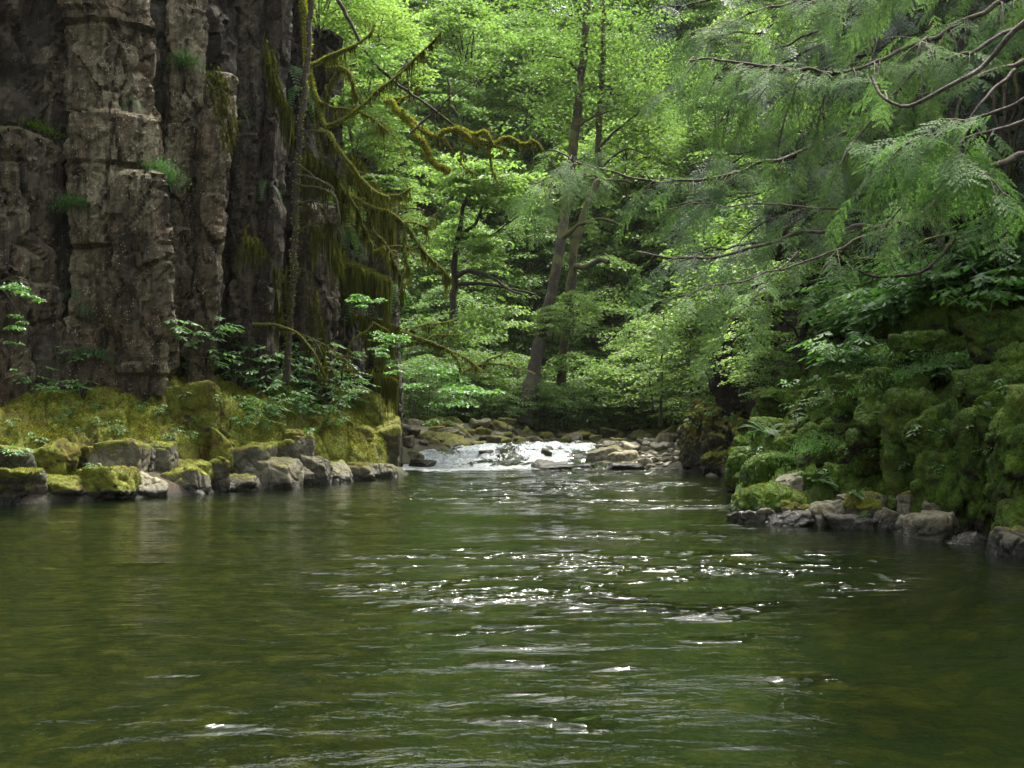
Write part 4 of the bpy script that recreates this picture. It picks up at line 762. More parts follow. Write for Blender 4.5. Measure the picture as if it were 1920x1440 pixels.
# ------------------------------------------------------------------ forest on the far slope
k = 0
spots = []
for i in range(6000):
    if k >= 118: break
    y = rng.uniform(48.5, 100)**1.0; x = rng.uniform(-.17*y-3, .56*y+3)
    H = rng.uniform(7, 12)*(.9 if y < 55 else 1.25)
    if any((x-a)**2+(y-b)**2 < (2.6+.02*y)**2 for a, b in spots): continue
    if y < 50 and rng.random() < .5: H *= .6
    spots.append((x, y)); g = float(ground(x, y)[0]); px = CX+x/y*F
    if y < 51 and 960 < px < 1130: continue       # keep the two big trunks in view
    kd = rng.random(); mt = 'leaf' if kd < .5 else 'leaf2' if kd < .85 else 'leafd'
    lab = {'leaf': 'mid green', 'leaf2': 'yellow green', 'leafd': 'darker green'}[mt]+(' small' if H < 8.5 else ' tall' if H > 12 else '')+' broadleaf tree '+('low on' if y < 60 else 'halfway up' if y < 76 else 'high on')+' the far slope, '+('above the orange mossy limb' if px < 930 else 'behind the two leaning trunks' if px < 1150 else 'left of the cedar boughs' if px < 1350 else 'behind the cedar boughs' if px < 1650 else 'behind the dark right wall')
    plain_tree('broadleaf_tree', (x, y, g-.1), H, 1000+i, lab, 'trees on the far slope', mt, trunk_r=.012*H); k += 1
k = 0; sp2 = []
for i in range(6000):
    if k >= 240: break
    y = 45.6+34*rng.random()**1.8; x = rng.uniform(-.15*y-2, .5*y)
    if y < 45.9 and x < 6: y += .8
    if any((x-a)**2+(y-b)**2 < 1.1**2 for a, b in sp2): continue
    sp2.append((x, y)); g = float(ground(x, y)[0]); H = rng.uniform(1.6, 3.4)*(1+.02*(y-45)); kd = rng.random(); mt = 'leaf' if kd < .45 else 'leaf2' if kd < .7 else 'leafd'
    px = CX+x/y*F; col_ = {'leaf': 'mid green', 'leaf2': 'yellow green', 'leafd': 'dark green'}[mt]; sz = 'low ' if H < 2.3 else 'tall ' if H > 3.4 else ''
    wh = ('left of the dark maple' if px < 850 else 'between the maple and the leaning trunk' if px < 1000 else 'around the two leaning trunks' if px < 1110 else 'left of the thin grey sapling' if px < 1240 else 'behind the rock outcrop' if px < 1450 else 'behind the right bank')
    rw = 'at the water edge' if y < 48.5 else 'in the middle undergrowth' if y < 56 else 'far back on the slope'
    plain_tree('shrub', (x, y, g-.15), H, 3000+i, sz+col_+' shrub '+rw+' '+wh, 'shrubs in the undergrowth', mt, kind='shrub', cat='shrub', wide=1.35); k += 1
# hand placed nearer shrubs: (px, y of base, d, height, leaf, label)
SH = [(1035, 640, 45.2, 1.6, 'leaf2', 'leaf cluster crossing the middle of the leaning trunk'), (1075, 620, 46, 1.8, 'leaf', 'leaf cluster crossing the straighter trunk'), (600, 66, 29.4, 2.6, 'leaf', 'bush crowning the dark columns behind the hooked maple'), (665, 292, 30.8, 1.9, 'leaf', 'bush on the broken column top above the drooping limb'), (712, 350, 31.6, 1.8, 'leaf2', 'small bush at the right shoulder of the cliff'), (640, 420, 28.6, 1.1, 'leaf', 'tiny bush on the low column top behind the moss beards'), (742, 430, 31.5, 1.7, 'leaf', 'bush hanging at the cliff end above the moss curtain'), (690, 180, 32, 3.0, 'leaf2', 'light bush behind the crossing bare branches'), (1010, 812, 44.6, 2.3, 'leaf', 'leafy bush hiding the base of the leaning trunk'), (1060, 812, 45.4, 2.2, 'leafd', 'low bush hiding the base of the straighter trunk'), (945, 815, 43.8, 1.8, 'leafd', 'low bush between the far boulders and the trunks'), (800, 800, 43, 3.0, 'leafd', 'dark leafy shrub behind the mossy far boulders'), (880, 790, 45, 3.2, 'leaf', 'green shrub above the broad grey far boulder'), (770, 790, 41, 2.4, 'leafd', 'low dark shrub right behind the ledge tip'), (960, 800, 46.5, 3.4, 'leaf', 'wide green shrub at the foot of the leaning trunk'),
      (1080, 810, 46.5, 3.6, 'leaf', 'dense green bush overhanging the far water'), (1150, 815, 47, 3.2, 'leaf2', 'bright bush overhanging the far water'), (1200, 812, 48, 4.2, 'leaf2', 'light green bush left of the thin grey sapling'), (1270, 800, 45, 3.4, 'leaf2', 'light green bush behind the gravel bar'),
      (1330, 790, 36, 2.8, 'leaf2', 'bright shrub behind the outcrop'), (1380, 775, 32, 2.2, 'leaf2', 'yellow green shrub on top of the outcrop'), (1430, 765, 30, 2.6, 'leaf', 'green shrub right of the outcrop top'), (1480, 740, 27, 2.6, 'leaf2', 'bright leafy shrub on the right bank under the small leaning tree'),
      (1300, 770, 38, 4.0, 'leaf2', 'tall pale green shrub behind the outcrop'), (1400, 740, 36, 4.5, 'leaf2', 'tall bright shrub above the outcrop'), (1480, 700, 33, 5.0, 'leaf', 'big green shrub uphill of the outcrop'), (1560, 690, 28, 3.2, 'leaf', 'bushy shrub on the upper right bank'), (1620, 640, 26, 3.0, 'leafd', 'dark shrub below the cedar boughs'),
      (1450, 640, 40, 6, 'leaf2', 'tall yellow green thicket up the right slope'), (1560, 600, 36, 5, 'leafd', 'shaded thicket up the right slope'), (1680, 560, 26, 2.6, 'leafd', 'shaded shrub at the foot of the dark rock wall'), (1780, 530, 21, 1.6, 'herbs', ''), (1545, 720, 23.5, 1.6, 'leaf', 'small shrub beside the leaning trunk base'), (1445, 760, 24.5, 1.4, 'leaf', 'small shrub above the pale terrace on the right bank')]
for i, (px, py, d, H, mt, lb) in enumerate(SH):
    if not lb: continue
    plain_tree('shrub', tuple(P(px, py, d)), H, 5000+i, lb, 'shrubs placed round the pool', mt, kind='shrub', cat='shrub', wide=1.25)
# distinct trees with visible trunks
def path_tree(name, trunk, r0, r1, limbs, label, bark='bark', cat='tree', crowns=(), mat='leaf', moss=0, group=None, k=10, drape=0, wob=.04, dl=.3, thin=1., tw=0):
    if bark == 'barkmoss': thin, tw = thin*.68, 7
    r0, r1 = r0*thin, r1*thin; limbs = [(q, a*thin, b*thin) for q, a, b in limbs]; tmb = MB(); r_ = np.random.default_rng(len(label))
    tp = PL(trunk); base = tp[0]; t = empty(name, label, cat, tuple(base), group); sd_ = int(abs(base[0]*77+base[1]*31)) % 900
    mb, p = trunk_mesh(tp-base, r0, r1, sd_, .22, wob, k); obj('trunk', mb.mesh('trunk'), M[bark], t)
    if moss: shag('moss', p, np.linspace(r0, r1, len(p)), t, moss, M['mossblade'])
    if drape: drapes(p, t, drape, dl)
    for q, ra, rb in limbs:
        lp = PL(q)-base; pp = smooth_path(lp, .12, wob*.8, sd_+3); lm = MB(); rr = np.linspace(ra, rb, len(pp)); lm.tube(pp, rr*(1+.25*vnoise(pp*4, 3)), 7, .15)
        o = obj('branch', lm.mesh('branch'), M[bark], t)
        L_ = np.linalg.norm(np.diff(pp, axis=0), axis=1).sum()
        for j in range(int(tw*L_)):
            i = int(r_.integers(len(pp)//3, len(pp))); e = r_.normal(0, 1, 3); e[2] -= .3; e = norm(e+norm(pp[-1]-pp[0])*.8)*r_.uniform(.15, .7); q3 = smooth_path([pp[i], pp[i]+e*.5+r_.normal(0, .05, 3), pp[i]+e+np.array([0, 0, -.08])], .06, .015, j)
            tmb.tube(q3, np.linspace(.009, .002, len(q3)), 3)
            if moss and j % 2: drapes(q3, o, 40, dl*.5)
        if moss: shag('moss', pp, rr, o, moss, M['mossblade'])
        if drape: drapes(pp, o, drape, dl)
    if tmb.n: obj('twigs', tmb.mesh('twigs'), M['barkdark' if tw == 0 else bark], t, kind='stuff')
    fb = MB()
    for (px, py, d, R_, n, ls) in crowns:
        c = P(px, py, d)-base
        for q in range(max(1, int(n/45))):
            off = rng.normal(0, R_*.42, 3)*np.array([1, 1, .55]); spray_leaves(fb, c+off, R_*rng.uniform(.3, .5), 45, ls)
    if crowns: obj('foliage', fb.mesh('foliage', False), M[mat], t)
    return t
def shag(name, p, r, parent, dens, m):
    seg = np.linalg.norm(np.diff(p, axis=0), axis=1); L_ = seg.sum(); n = int(min(9000, dens*L_)); i = rng.choice(len(seg), n, p=seg/L_); f = rng.random((n, 1))
    c = p[i]*(1-f)+p[i+1]*f; t = norm(p[i+1]-p[i]); q = rng.normal(size=(n, 3)); q = norm(q-(q*t).sum(1)[:, None]*t)
    ln = np.maximum(np.asarray(r)[i][:, None], .02)*rng.uniform(.5, 1.3, (n, 1)); ln = np.minimum(ln, .07); mb = MB(); base = c+q*(np.asarray(r)[i][:, None])*.9
    mb.blades(base, norm(q+rng.normal(0, .4, (n, 3)))*ln, ln*.35); obj(name, mb.mesh(name, False), m, parent, kind='stuff')
def drapes(p, parent, dens, ln=.3, m=None):
    """beards of moss hanging below a branch"""
    seg = np.linalg.norm(np.diff(p, axis=0), axis=1); L_ = seg.sum(); n = int(dens*L_)
    if n < 4: return
    i = rng.choice(len(seg), n, p=seg/L_); f = rng.random((n, 1)); c = p[i]*(1-f)+p[i+1]*f
    cl = .5+.5*vnoise(c*4.5, 8); h = ln*rng.uniform(.15, 1.0, n)**1.6*np.clip(cl**2*2.6, .08, 1.6); mb = MB(); ph = rng.uniform(0, 6.28, n); wd = rng.uniform(.006, .020, n)
    side = np.stack([np.cos(ph), np.sin(ph), 0*ph], 1)*wd[:, None]; j = rng.normal(0, .03, (n, 3)); j[:, 2] = -h*.5; e = j*1.0; e[:, 2] = -h; e[:, :2] += rng.normal(0, .03, (n, 2))
    V = np.stack([c-side, c+side, c+j+side*.8, c+j-side*.8, c+e], 1).reshape(-1, 3); b_ = np.arange(n)*5
    mb.add(V, np.stack([b_, b_+1, b_+2, b_+3], 1), np.stack([b_+3, b_+2, b_+4], 1)); obj('hanging_moss', mb.mesh('hanging_moss', False), m or M['drape'], parent, kind='stuff')
path_tree('broadleaf_tree', [(990, 810, 46), (1000, 712, 46), (1012, 640, 46), (1032, 560, 46), (1050, 470, 46), (1062, 380, 46.5), (1078, 250, 47), (1086, 170, 47), (1098, 60, 47), (1102, -120, 47)], .30, .15,
          [([(1050, 450, 46), (1090, 420, 45.5), (1130, 410, 45), (1170, 425, 45)], .12, .04), ([(1062, 340, 46), (1030, 300, 46), (1000, 250, 46)], .10, .03), ([(1080, 240, 47), (1120, 215, 46.5), (1160, 205, 46)], .08, .03), ([(1030, 560, 46), (1018, 600, 45.6), (1008, 640, 45.4)], .06, .05), ([(1088, 140, 47), (1060, 110, 46.5), (1020, 105, 46)], .07, .02)],
          'tall leaning brown trunk left of its twin in the centre of the forest', crowns=[(1090, 120, 48, 3, 1500, .10), (1030, 200, 47, 2.4, 1000, .10), (1170, 190, 47, 2.4, 1200, .10), (1150, 60, 47, 3, 1400, .10), (1060, 10, 47, 3.5, 1800, .10)], mat='leaf')
path_tree('broadleaf_tree', [(1050, 800, 47), (1052, 720, 47), (1056, 660, 47), (1064, 600, 47), (1072, 520, 47), (1082, 440, 47), (1120, 330, 47.5), (1122, 240, 48), (1130, 120, 48), (1135, -60, 48)], .25, .11,
          [([(1076, 500, 47), (1100, 500, 46), (1125, 488, 45.5), (1140, 492, 45.3)], .16, .12), ([(1122, 280, 47.5), (1160, 240, 47), (1200, 210, 46.5)], .08, .03), ([(1120, 320, 47.5), (1170, 280, 47), (1210, 290, 47)], .07, .03)],
          'straighter brown trunk with a stubby mossy limb, right of the leaning trunk', crowns=[(1190, 260, 48, 2.4, 1300, .10), (1230, 120, 48, 3, 1500, .09), (1210, 200, 48, 2.6, 1300, .09), (1060, 600, 45, 1.6, 700, .06), (1110, 560, 45, 1.6, 600, .06)], mat='leaf2')
path_tree('broadleaf_tree', [(850, 600, 38), (852, 540, 38), (855, 470, 38), (866, 410, 38), (872, 375, 38), (900, 345, 38)], .17, .05,
          [([(866, 440, 38), (890, 420, 38), (905, 380, 38), (918, 345, 38)], .08, .03), ([(854, 520, 38), (880, 508, 37.6), (920, 520, 37), (955, 545, 36.6), (980, 552, 36.4)], .10, .03), ([(856, 535, 38), (900, 530, 37.5), (950, 540, 37), (1005, 552, 36.5)], .08, .03), ([(866, 445, 38), (920, 440, 37.5), (970, 405, 37)], .05, .02), ([(870, 378, 38), (880, 370, 38), (885, 340, 38)], .05, .02)],
          'dark slim maple trunk with arching lower limbs, left of centre', 'barkdark', crowns=[(910, 330, 38, 1.5, 1500, .10), (860, 330, 38, 1.5, 1500, .10), (960, 360, 37.5, 1.6, 1500, .10), (900, 470, 37.5, 1.3, 900, .10), (830, 440, 38, 1.2, 700, .09), (940, 600, 37, 1.4, 1100, .09), (830, 620, 38, 1.4, 1200, .10)], mat='leaf', drape=30, dl=.2)
path_tree('broadleaf_tree', [(700, 160, 36), (760, 215, 35), (820, 250, 34.6), (860, 245, 34.4), (895, 262, 34.2), (925, 268, 34), (945, 258, 34), (978, 275, 34), (1000, 268, 34), (1020, 285, 34)], .12, .03,
          [([(860, 245, 34.4), (885, 262, 34), (898, 272, 34)], .10, .06), ([(752, 208, 35), (770, 240, 34.7), (790, 270, 34.5), (815, 300, 34.2), (838, 325, 34)], .07, .10), ([(860, 250, 34.4), (900, 245, 34), (930, 262, 33.8), (955, 285, 33.8)], .08, .03), ([(820, 250, 34.6), (835, 270, 34.3), (855, 280, 34.2)], .05, .02), ([(918, 268, 34), (920, 300, 34), (932, 345, 34)], .04, .02), ([(868, 265, 34.3), (866, 290, 34.3), (880, 322, 34.2)], .03, .015), ([(745, 200, 35), (790, 150, 35), (800, 100, 35)], .06, .03)],
          'thick horizontal limb padded with orange moss reaching over the river', 'barkorange', moss=650, drape=130, dl=.30, wob=.16, tw=4)
path_tree('thin_sapling', [(1236, 800, 40), (1240, 740, 40), (1241, 680, 40), (1246, 620, 40), (1244, 560, 40)], .07, .02,
          [([(1241, 690, 40), (1265, 660, 40), (1290, 625, 40)], .03, .01), ([(1242, 660, 40), (1232, 630, 40), (1225, 600, 40)], .02, .01)], 'thin grey sapling behind the gravel bar', cat='sapling', crowns=[(1245, 610, 40, 1.2, 800, .06), (1275, 640, 40, .9, 500, .06)], mat='leaf2')
path_tree('thin_sapling', [(1225, 770, 42), (1215, 700, 42), (1190, 650, 42), (1165, 615, 42)], .04, .015, [([(1215, 700, 42), (1222, 680, 42), (1232, 670, 42)], .02, .01)], 'thin dark sapling bending left near the grey one', 'barkdark', cat='sapling', crowns=[(1180, 640, 42, 1.2, 700, .06)], mat='leaf2')
path_tree('broadleaf_tree', [(1528, 735, 23), (1508, 690, 23), (1500, 655, 23), (1515, 600, 23), (1540, 560, 23), (1560, 500, 23)], .13, .04, [([(1506, 655, 23), (1480, 610, 23), (1440, 580, 23)], .04, .02), ([(1515, 600, 23), (1500, 560, 23), (1470, 520, 23), (1450, 490, 23)], .04, .015)],
          'small dark leaning tree rooted on the right bank', 'barkdark', crowns=[(1440, 560, 23, .9, 1000, .05), (1480, 510, 23, 1.0, 1200, .05), (1560, 480, 23, 1.1, 1200, .05), (1420, 620, 23.5, .8, 900, .05), (1530, 570, 22.5, .8, 700, .05)], mat='leaf')
path_tree('broadleaf_tree', [(980, 790, 44), (990, 745, 44), (1000, 700, 44.4), (1010, 640, 44.6)], .42, .25, [([(985, 770, 44), (940, 735, 43.5), (900, 760, 43)], .05, .02)], 'dark hollow stump of a trunk above the far boulders', 'barkdark', cat='tree trunk')
# low arching mossy limbs over the far bank
path_tree('mossy_limb', [(740, 620, 31), (765, 625, 31), (787, 637, 31), (812, 645, 30.8), (833, 652, 30.6), (855, 672, 30.4), (862, 690, 30.3)], .08, .03,
          [([(765, 628, 31), (800, 640, 30.8), (850, 660, 30.5), (880, 675, 30.4), (898, 695, 30.3)], .05, .015), ([(760, 625, 31), (790, 610, 31.2), (848, 603, 31.4)], .035, .012), ([(745, 622, 31), (770, 640, 30.9), (790, 645, 30.8)], .06, .03), ([(800, 640, 30.9), (815, 627, 31), (860, 628, 31)], .03, .012)],
          'spreading golden mossy limb beside the cliff tip above the far boulders', 'barkmoss', cat='branch', moss=520, drape=120, dl=.35, crowns=[(860, 740, 33, 1.2, 900, .07), (820, 700, 34, 1.0, 700, .07)], mat='herb')
path_tree('mossy_limb', [(855, 705, 34), (880, 692, 34), (905, 684, 34), (945, 682, 34), (985, 692, 34), (1005, 700, 34)], .07, .02, [([(895, 690, 34), (915, 675, 34), (950, 662, 34)], .05, .02), ([(905, 688, 34), (925, 710, 34), (930, 740, 34)], .03, .01)],
          'thin arched mossy limb above the far boulders', 'barkmoss', cat='branch', moss=300, drape=60, dl=.2)

# ------------------------------------------------------------------ mossy trees hanging off the left cliff
path_tree('mossy_snag', [(538, 715, 25.2), (547, 560, 25.2), (553, 430, 25.2), (560, 300, 25.3), (572, 150, 25.4), (580, 60, 25.5), (588, -120, 25.6)], .11, .09,
          [([(560, 330, 25.2), (600, 338, 24.9), (621, 352, 24.8), (622, 364, 24.8)], .05, .03), ([(559, 350, 25.2), (603, 354, 24.8), (630, 374, 24.6), (637, 427, 24.5)], .045, .02), ([(556, 384, 25.2), (578, 378, 25), (597, 378, 24.9), (596, 398, 24.9)], .05, .03), ([(552, 434, 25.2), (575, 428, 25), (594, 420, 24.9)], .04, .015), ([(560, 310, 25.2), (575, 320, 25.1), (588, 330, 25), (590, 338, 25)], .03, .015), ([(550, 505, 25.2), (565, 505, 25), (575, 512, 25)], .02, .01), ([(562, 240, 25.3), (585, 245, 25), (612, 248, 24.8)], .03, .015)],
          'slender dark mossy trunk with stub branches standing against the cliff', 'barkdark', cat='tree', moss=60, drape=45, dl=.22, k=8, thin=.8, tw=4)
path_tree('mossy_tree', [(560, -60, 26.5), (573, 60, 26.3), (577, 123, 26.2), (584, 147, 26.1), (593, 182, 26), (602, 222, 25.9), (614, 236, 25.8), (632, 229, 25.7), (648, 219, 25.6), (680, 197, 25.5), (730, 153, 25.4), (787, 103, 25.3), (830, 60, 25.2)], .13, .012,
          [([(577, 123, 26.2), (605, 112, 26), (640, 97, 25.8), (670, 83, 25.6), (700, 60, 25.5)], .07, .03), ([(593, 187, 26), (620, 200, 25.8), (660, 207, 25.7), (707, 227, 25.5), (747, 267, 25.4)], .05, .012), ([(614, 130, 26), (640, 128, 25.9), (658, 140, 25.8), (664, 160, 25.8), (680, 195, 25.7)], .07, .03),
           ([(617, 250, 25.4), (643, 293, 25.2), (660, 313, 25.1), (687, 343, 25), (713, 363, 24.9), (747, 367, 24.8), (770, 353, 24.8)], .075, .03), ([(643, 293, 25.2), (645, 320, 25.1), (648, 345, 25.1), (667, 390, 25)], .06, .03), ([(600, 243, 25.7), (612, 246, 25.5), (617, 252, 25.4)], .06, .06), ([(590, 182, 26), (597, 240, 25.9), (600, 300, 25.8)], .03, .01), ([(640, 130, 26), (620, 150, 25.9), (610, 200, 25.9)], .04, .02)],
          'gnarled moss wrapped maple whose limb curves up from the cliff like a hook', 'barkmoss', moss=520, drape=150, dl=.42, crowns=[(720, 330, 26, .5, 260, .07), (660, 170, 27, .8, 400, .06), (700, 120, 27, .9, 600, .06)], mat='leaf')
path_tree('mossy_tree', [(640, 355, 26.5), (667, 372, 26), (693, 388, 25.8), (727, 400, 25.6), (760, 422, 25.4), (783, 453, 25.2), (813, 490, 25), (847, 523, 25)], .075, .015,
          [([(750, 415, 25.5), (775, 418, 25.3), (802, 424, 25.2)], .04, .015), ([(757, 425, 25.4), (757, 470, 25.2), (770, 500, 25.1)], .03, .01), ([(690, 388, 25.8), (700, 430, 25.8), (730, 470, 25.6), (750, 520, 25.5), (752, 560, 25.5)], .035, .012), ([(667, 374, 26), (680, 420, 26), (700, 460, 26)], .03, .01), ([(700, 470, 26.5), (740, 460, 26), (780, 470, 25.8)], .03, .01)],
          'drooping mossy maple limb hung with long moss beards, below the hooked one', 'barkmoss', moss=520, drape=210, dl=.55, cat='tree')
path_tree('bare_tree', [(520, -140, 27.5), (600, -50, 27.2), (655, 40, 27), (680, 90, 27), (713, 130, 27), (763, 170, 27), (813, 207, 27), (850, 235, 27)], .07, .03,
          [([(787, 103, 26), (730, 155, 26), (700, 190, 26)], .04, .03), ([(763, 110, 27), (764, 150, 27), (766, 190, 27)], .025, .012), ([(838, 145, 27), (843, 175, 27), (842, 205, 27), (826, 212, 27)], .03, .015), ([(815, 215, 27), (818, 250, 27)], .03, .01), ([(813, 207, 27), (780, 240, 27), (770, 250, 27)], .04, .02), ([(820, 210, 27), (860, 170, 27), (920, 140, 27)], .02, .01), ([(846, 200, 27), (862, 220, 27), (866, 260, 27), (870, 300, 27), (880, 320, 27)], .02, .008), ([(765, 170, 27), (790, 215, 27)], .02, .01)],
          'dark bare crossing branches against the bright leaves near the top', 'barkdark', cat='tree', drape=26, dl=.2)
path_tree('mossy_limb', [(475, 609, 25), (515, 610, 24.6), (554, 623, 24.3), (586, 659, 24), (606, 694, 23.9), (617, 712, 23.9)], .05, .02,
          [([(554, 623, 24.3), (600, 640, 24.2), (640, 668, 24.1), (665, 690, 24)], .02, .008), ([(590, 665, 24), (600, 690, 23.9), (598, 715, 23.9)], .025, .01), ([(606, 690, 23.9), (622, 690, 23.8), (628, 705, 23.8)], .02, .008)],
          'low mossy limb arching over the leafy plants on the ledge', 'barkmoss', cat='branch', moss=420, drape=90, dl=.25)
path_tree('mossy_limb', [(640, 700, 27.5), (660, 640, 27.3), (690, 620, 27.1), (700, 605, 27)], .05, .03, [([(700, 605, 27), (716, 612, 27), (730, 620, 27)], .02, .01)], 'short crooked mossy limb right of the ledge plants', 'barkmoss', cat='branch', moss=400, drape=80, dl=.3,
          crowns=[(690, 565, 27, .5, 320, .05), (725, 640, 27.2, .6, 420, .05), (700, 660, 27, .5, 260, .05), (730, 690, 27.2, .4, 200, .05)], mat='herb')
# curtains of moss and fern hanging on the shaded right part of the cliff
def curtain(pts, dens, ln, label, m='drape'):
    p = smooth_path(PL(pts), .1, .05, 3); b = p.mean(0); t = empty('moss_curtain', label, 'hanging moss', tuple(b), 'moss curtains on the cliff'); 
    q = np.concatenate([p+rng.normal(0, .10, p.shape)+np.array([0, 0, -.1*j]) for j in range(3)]); drapes(p-b, t, dens, ln, M[m])
    for j in range(4): drapes(p-b+rng.normal(0, .12, 3), t, dens*.5, ln*.8, M[m])
    return t
for pts, dn, ln, lb in [([(400, 130, 23.2), (418, 190, 23.1), (430, 230, 23.1), (436, 265, 23.1)], 260, .35, 'thick mossy roll down the edge of the leaning pale column'), ([(510, 90, 24.8), (520, 150, 24.7), (545, 210, 24.6)], 300, .9, 'grassy moss curtain at the top left of the mossy snag'), ([(560, 300, 26), (610, 330, 26), (650, 390, 26.4)], 200, 1.2, 'moss curtain behind the stub branches'),
     ([(590, 430, 26), (625, 440, 26.2), (640, 500, 26.4)], 260, 1.1, 'moss curtain over the low column behind the snag'), ([(640, 480, 27.2), (690, 500, 27.6), (730, 520, 28.5)], 260, 1.3, 'wide moss curtain on the cliff right of the snag'), ([(650, 300, 28), (700, 350, 28.3), (735, 430, 29)], 240, 1.6, 'long moss curtain below the drooping limb'), ([(660, 590, 27.6), (700, 600, 28.2), (740, 610, 29)], 260, 1.2, 'moss curtain over the dark cleft near the cliff tip'),
     ([(700, 690, 28.8), (730, 700, 29.2), (748, 705, 29.6)], 260, 1.2, 'lowest moss curtain at the cliff tip'), ([(455, 470, 24.0), (470, 440, 24), (490, 480, 24.2)], 120, .7, 'thin moss strands on the dark narrow column'), ([(515, 500, 25.2), (520, 560, 25.1), (516, 610, 25.1)], 200, .6, 'moss strands down the edge of the column left of the snag'), ([(590, 540, 26), (600, 620, 26), (605, 680, 26)], 160, .5, 'moss streak on the brown column above the leafy plants')]:
    curtain(pts, dn, ln, lb)

# ------------------------------------------------------------------ cedar boughs reaching in from the right
def spray_template(np_=11, nl=5, seed=0):
    r_ = np.random.default_rng(seed); C_, U, W_ = [], [], []
    def kite(c, d, l, w):
        d = norm(np.array(d)); s = np.array([-d[1], d[0], 0.]); C_.append(np.array(c)+d*l/2); U.append(d*l/2); W_.append(s*w/2)
    for k in range(8): kite((k/8, 0, 0), (1, 0, 0), .14, .016)
    for k in range(np_):
        x = .06+.9*k/np_; sg = 1 if k % 2 else -1; pl = .40*math.sin(pi*min(1, (1-x)*.74+.12))*r_.uniform(.8, 1.1)
        for sg in (1, -1):
            a = radians(46+r_.normal(0, 5))*sg; d = np.array([math.cos(a), math.sin(a), 0.]); b_ = np.array([x+(.02 if sg > 0 else 0), 0, 0])
            n = max(2, int(nl*pl/.3)+1)
            for j in range(n):
                q = (j+.4)/n
                for s2 in (1, -1):
                    a2 = a+s2*radians(38); kite(b_+d*pl*q, (math.cos(a2), math.sin(a2), r_.normal(0, .15)), pl*.24*(1.15-q*.6), .024)
            kite(b_+d*pl*.72, d, pl*.35, .032); kite(b_, d, pl*.8, .009)
    c, u, w_ = map(np.array, (C_, U, W_)); V = np.stack([c-u, c+w_, c+u, c-w_], 1).reshape(-1, 3)
    V[:, 2] -= .30*V[:, 0]**2+.35*np.abs(V[:, 1])**1.5
    return V, np.arange(len(V)).reshape(-1, 4)
TS = [spray_template(6, 5, k) for k in range(4)]; TL = [spray_template(7, 3, k+9) for k in range(3)]
def put_sprays(mb, o, d, nrm, L_, tpl):
    for k in range(len(o)):
        V, Q = tpl[int(rng.integers(len(tpl)))]; x = norm(d[k]); z = nrm[k]-x*(nrm[k]@x); z = norm(z); y = np.cross(z, x)
        mb.add(o[k]+(V*L_[k])@np.stack([x, y, z]), Q)
def cedar_branch(t, base, path, r0, r1, dens, L_, mat, tpl=TS, start=.25, hang=.5, side=.45, wob=.05, bark='barkcedar'):
    p = smooth_path(PL(path)-base, .06, wob, int(abs(path[0][0]))); mb = MB(); mb.tube(p, np.linspace(r0, r1, len(p)), 7, .1)
    br = obj('branch', mb.mesh('branch'), M[bark], t); n = len(p); fm = MB(); tm = MB(); tang = norm(np.gradient(p, axis=0))
    seg = np.linalg.norm(np.diff(p, axis=0), axis=1).sum(); m_ = max(3, int(seg*dens))
    for k in range(m_):
        i = int((start+(1-start)*rng.random())*(n-1)); tg = tang[i]; sd = norm(np.cross(tg, [0, 0, 1]))*(1 if rng.random() < .5 else -1)
        d0 = norm(tg*.7+sd*rng.uniform(.3, 1)+np.array([0, 0, -hang*rng.uniform(.1, .8)])+rng.normal(0, .2, 3)); ln = side*rng.uniform(.4, 1.3)*(1.15-i/n*.5)
        tw = smooth_path([p[i], p[i]+d0*ln*.5, p[i]+d0*ln+np.array([0, 0, -.25*ln])], .08, .01, k); tm.tube(tw, np.linspace(r1*.6+.002, .002, len(tw)), 4)
        tt = norm(np.gradient(tw, axis=0)); ns = max(2, int(ln/.15)); idx = np.linspace(1, len(tw)-1, ns).astype(int)
        s2 = norm(np.cross(tt[idx], [0, 0, 1.]))*np.where(np.arange(ns) % 2, 1, -1)[:, None]; last = np.zeros(ns); last[-1] = 1
        d = norm(tt[idx]*(.7+last[:, None]*2)+s2*.75*(1-last[:, None])+np.array([0, 0, -.16])+rng.normal(0, .15, (ns, 3)))
        nr = np.array([0, 0, 1.])+rng.normal(0, .40, (ns, 3)); put_sprays(fm, tw[idx], d, nr, L_*1.25*rng.uniform(.6, 1.25, ns), tpl)
    obj('twigs', tm.mesh('twigs'), M[bark], br, kind='stuff')
    obj('foliage', fm.mesh('foliage', False), M[mat], br)
    return br
def cedar(name, trunk, r, label, branches):
    tp = np.array(trunk, float); base = tp[0]; t = empty(name, label, 'cedar', tuple(base)); p = smooth_path(tp-base, .3, .05); mb = MB(); rr = np.linspace(r, r*.4, len(p)); rr[:4] *= [1.6, 1.35, 1.2, 1.1]
    mb.tube(p, rr, 14, .1); obj('trunk', mb.mesh('trunk'), M['barkcedar'], t)
    for b in branches: cedar_branch(t, base, *b[:6], **(b[6] if len(b) > 6 else {}))
    return t
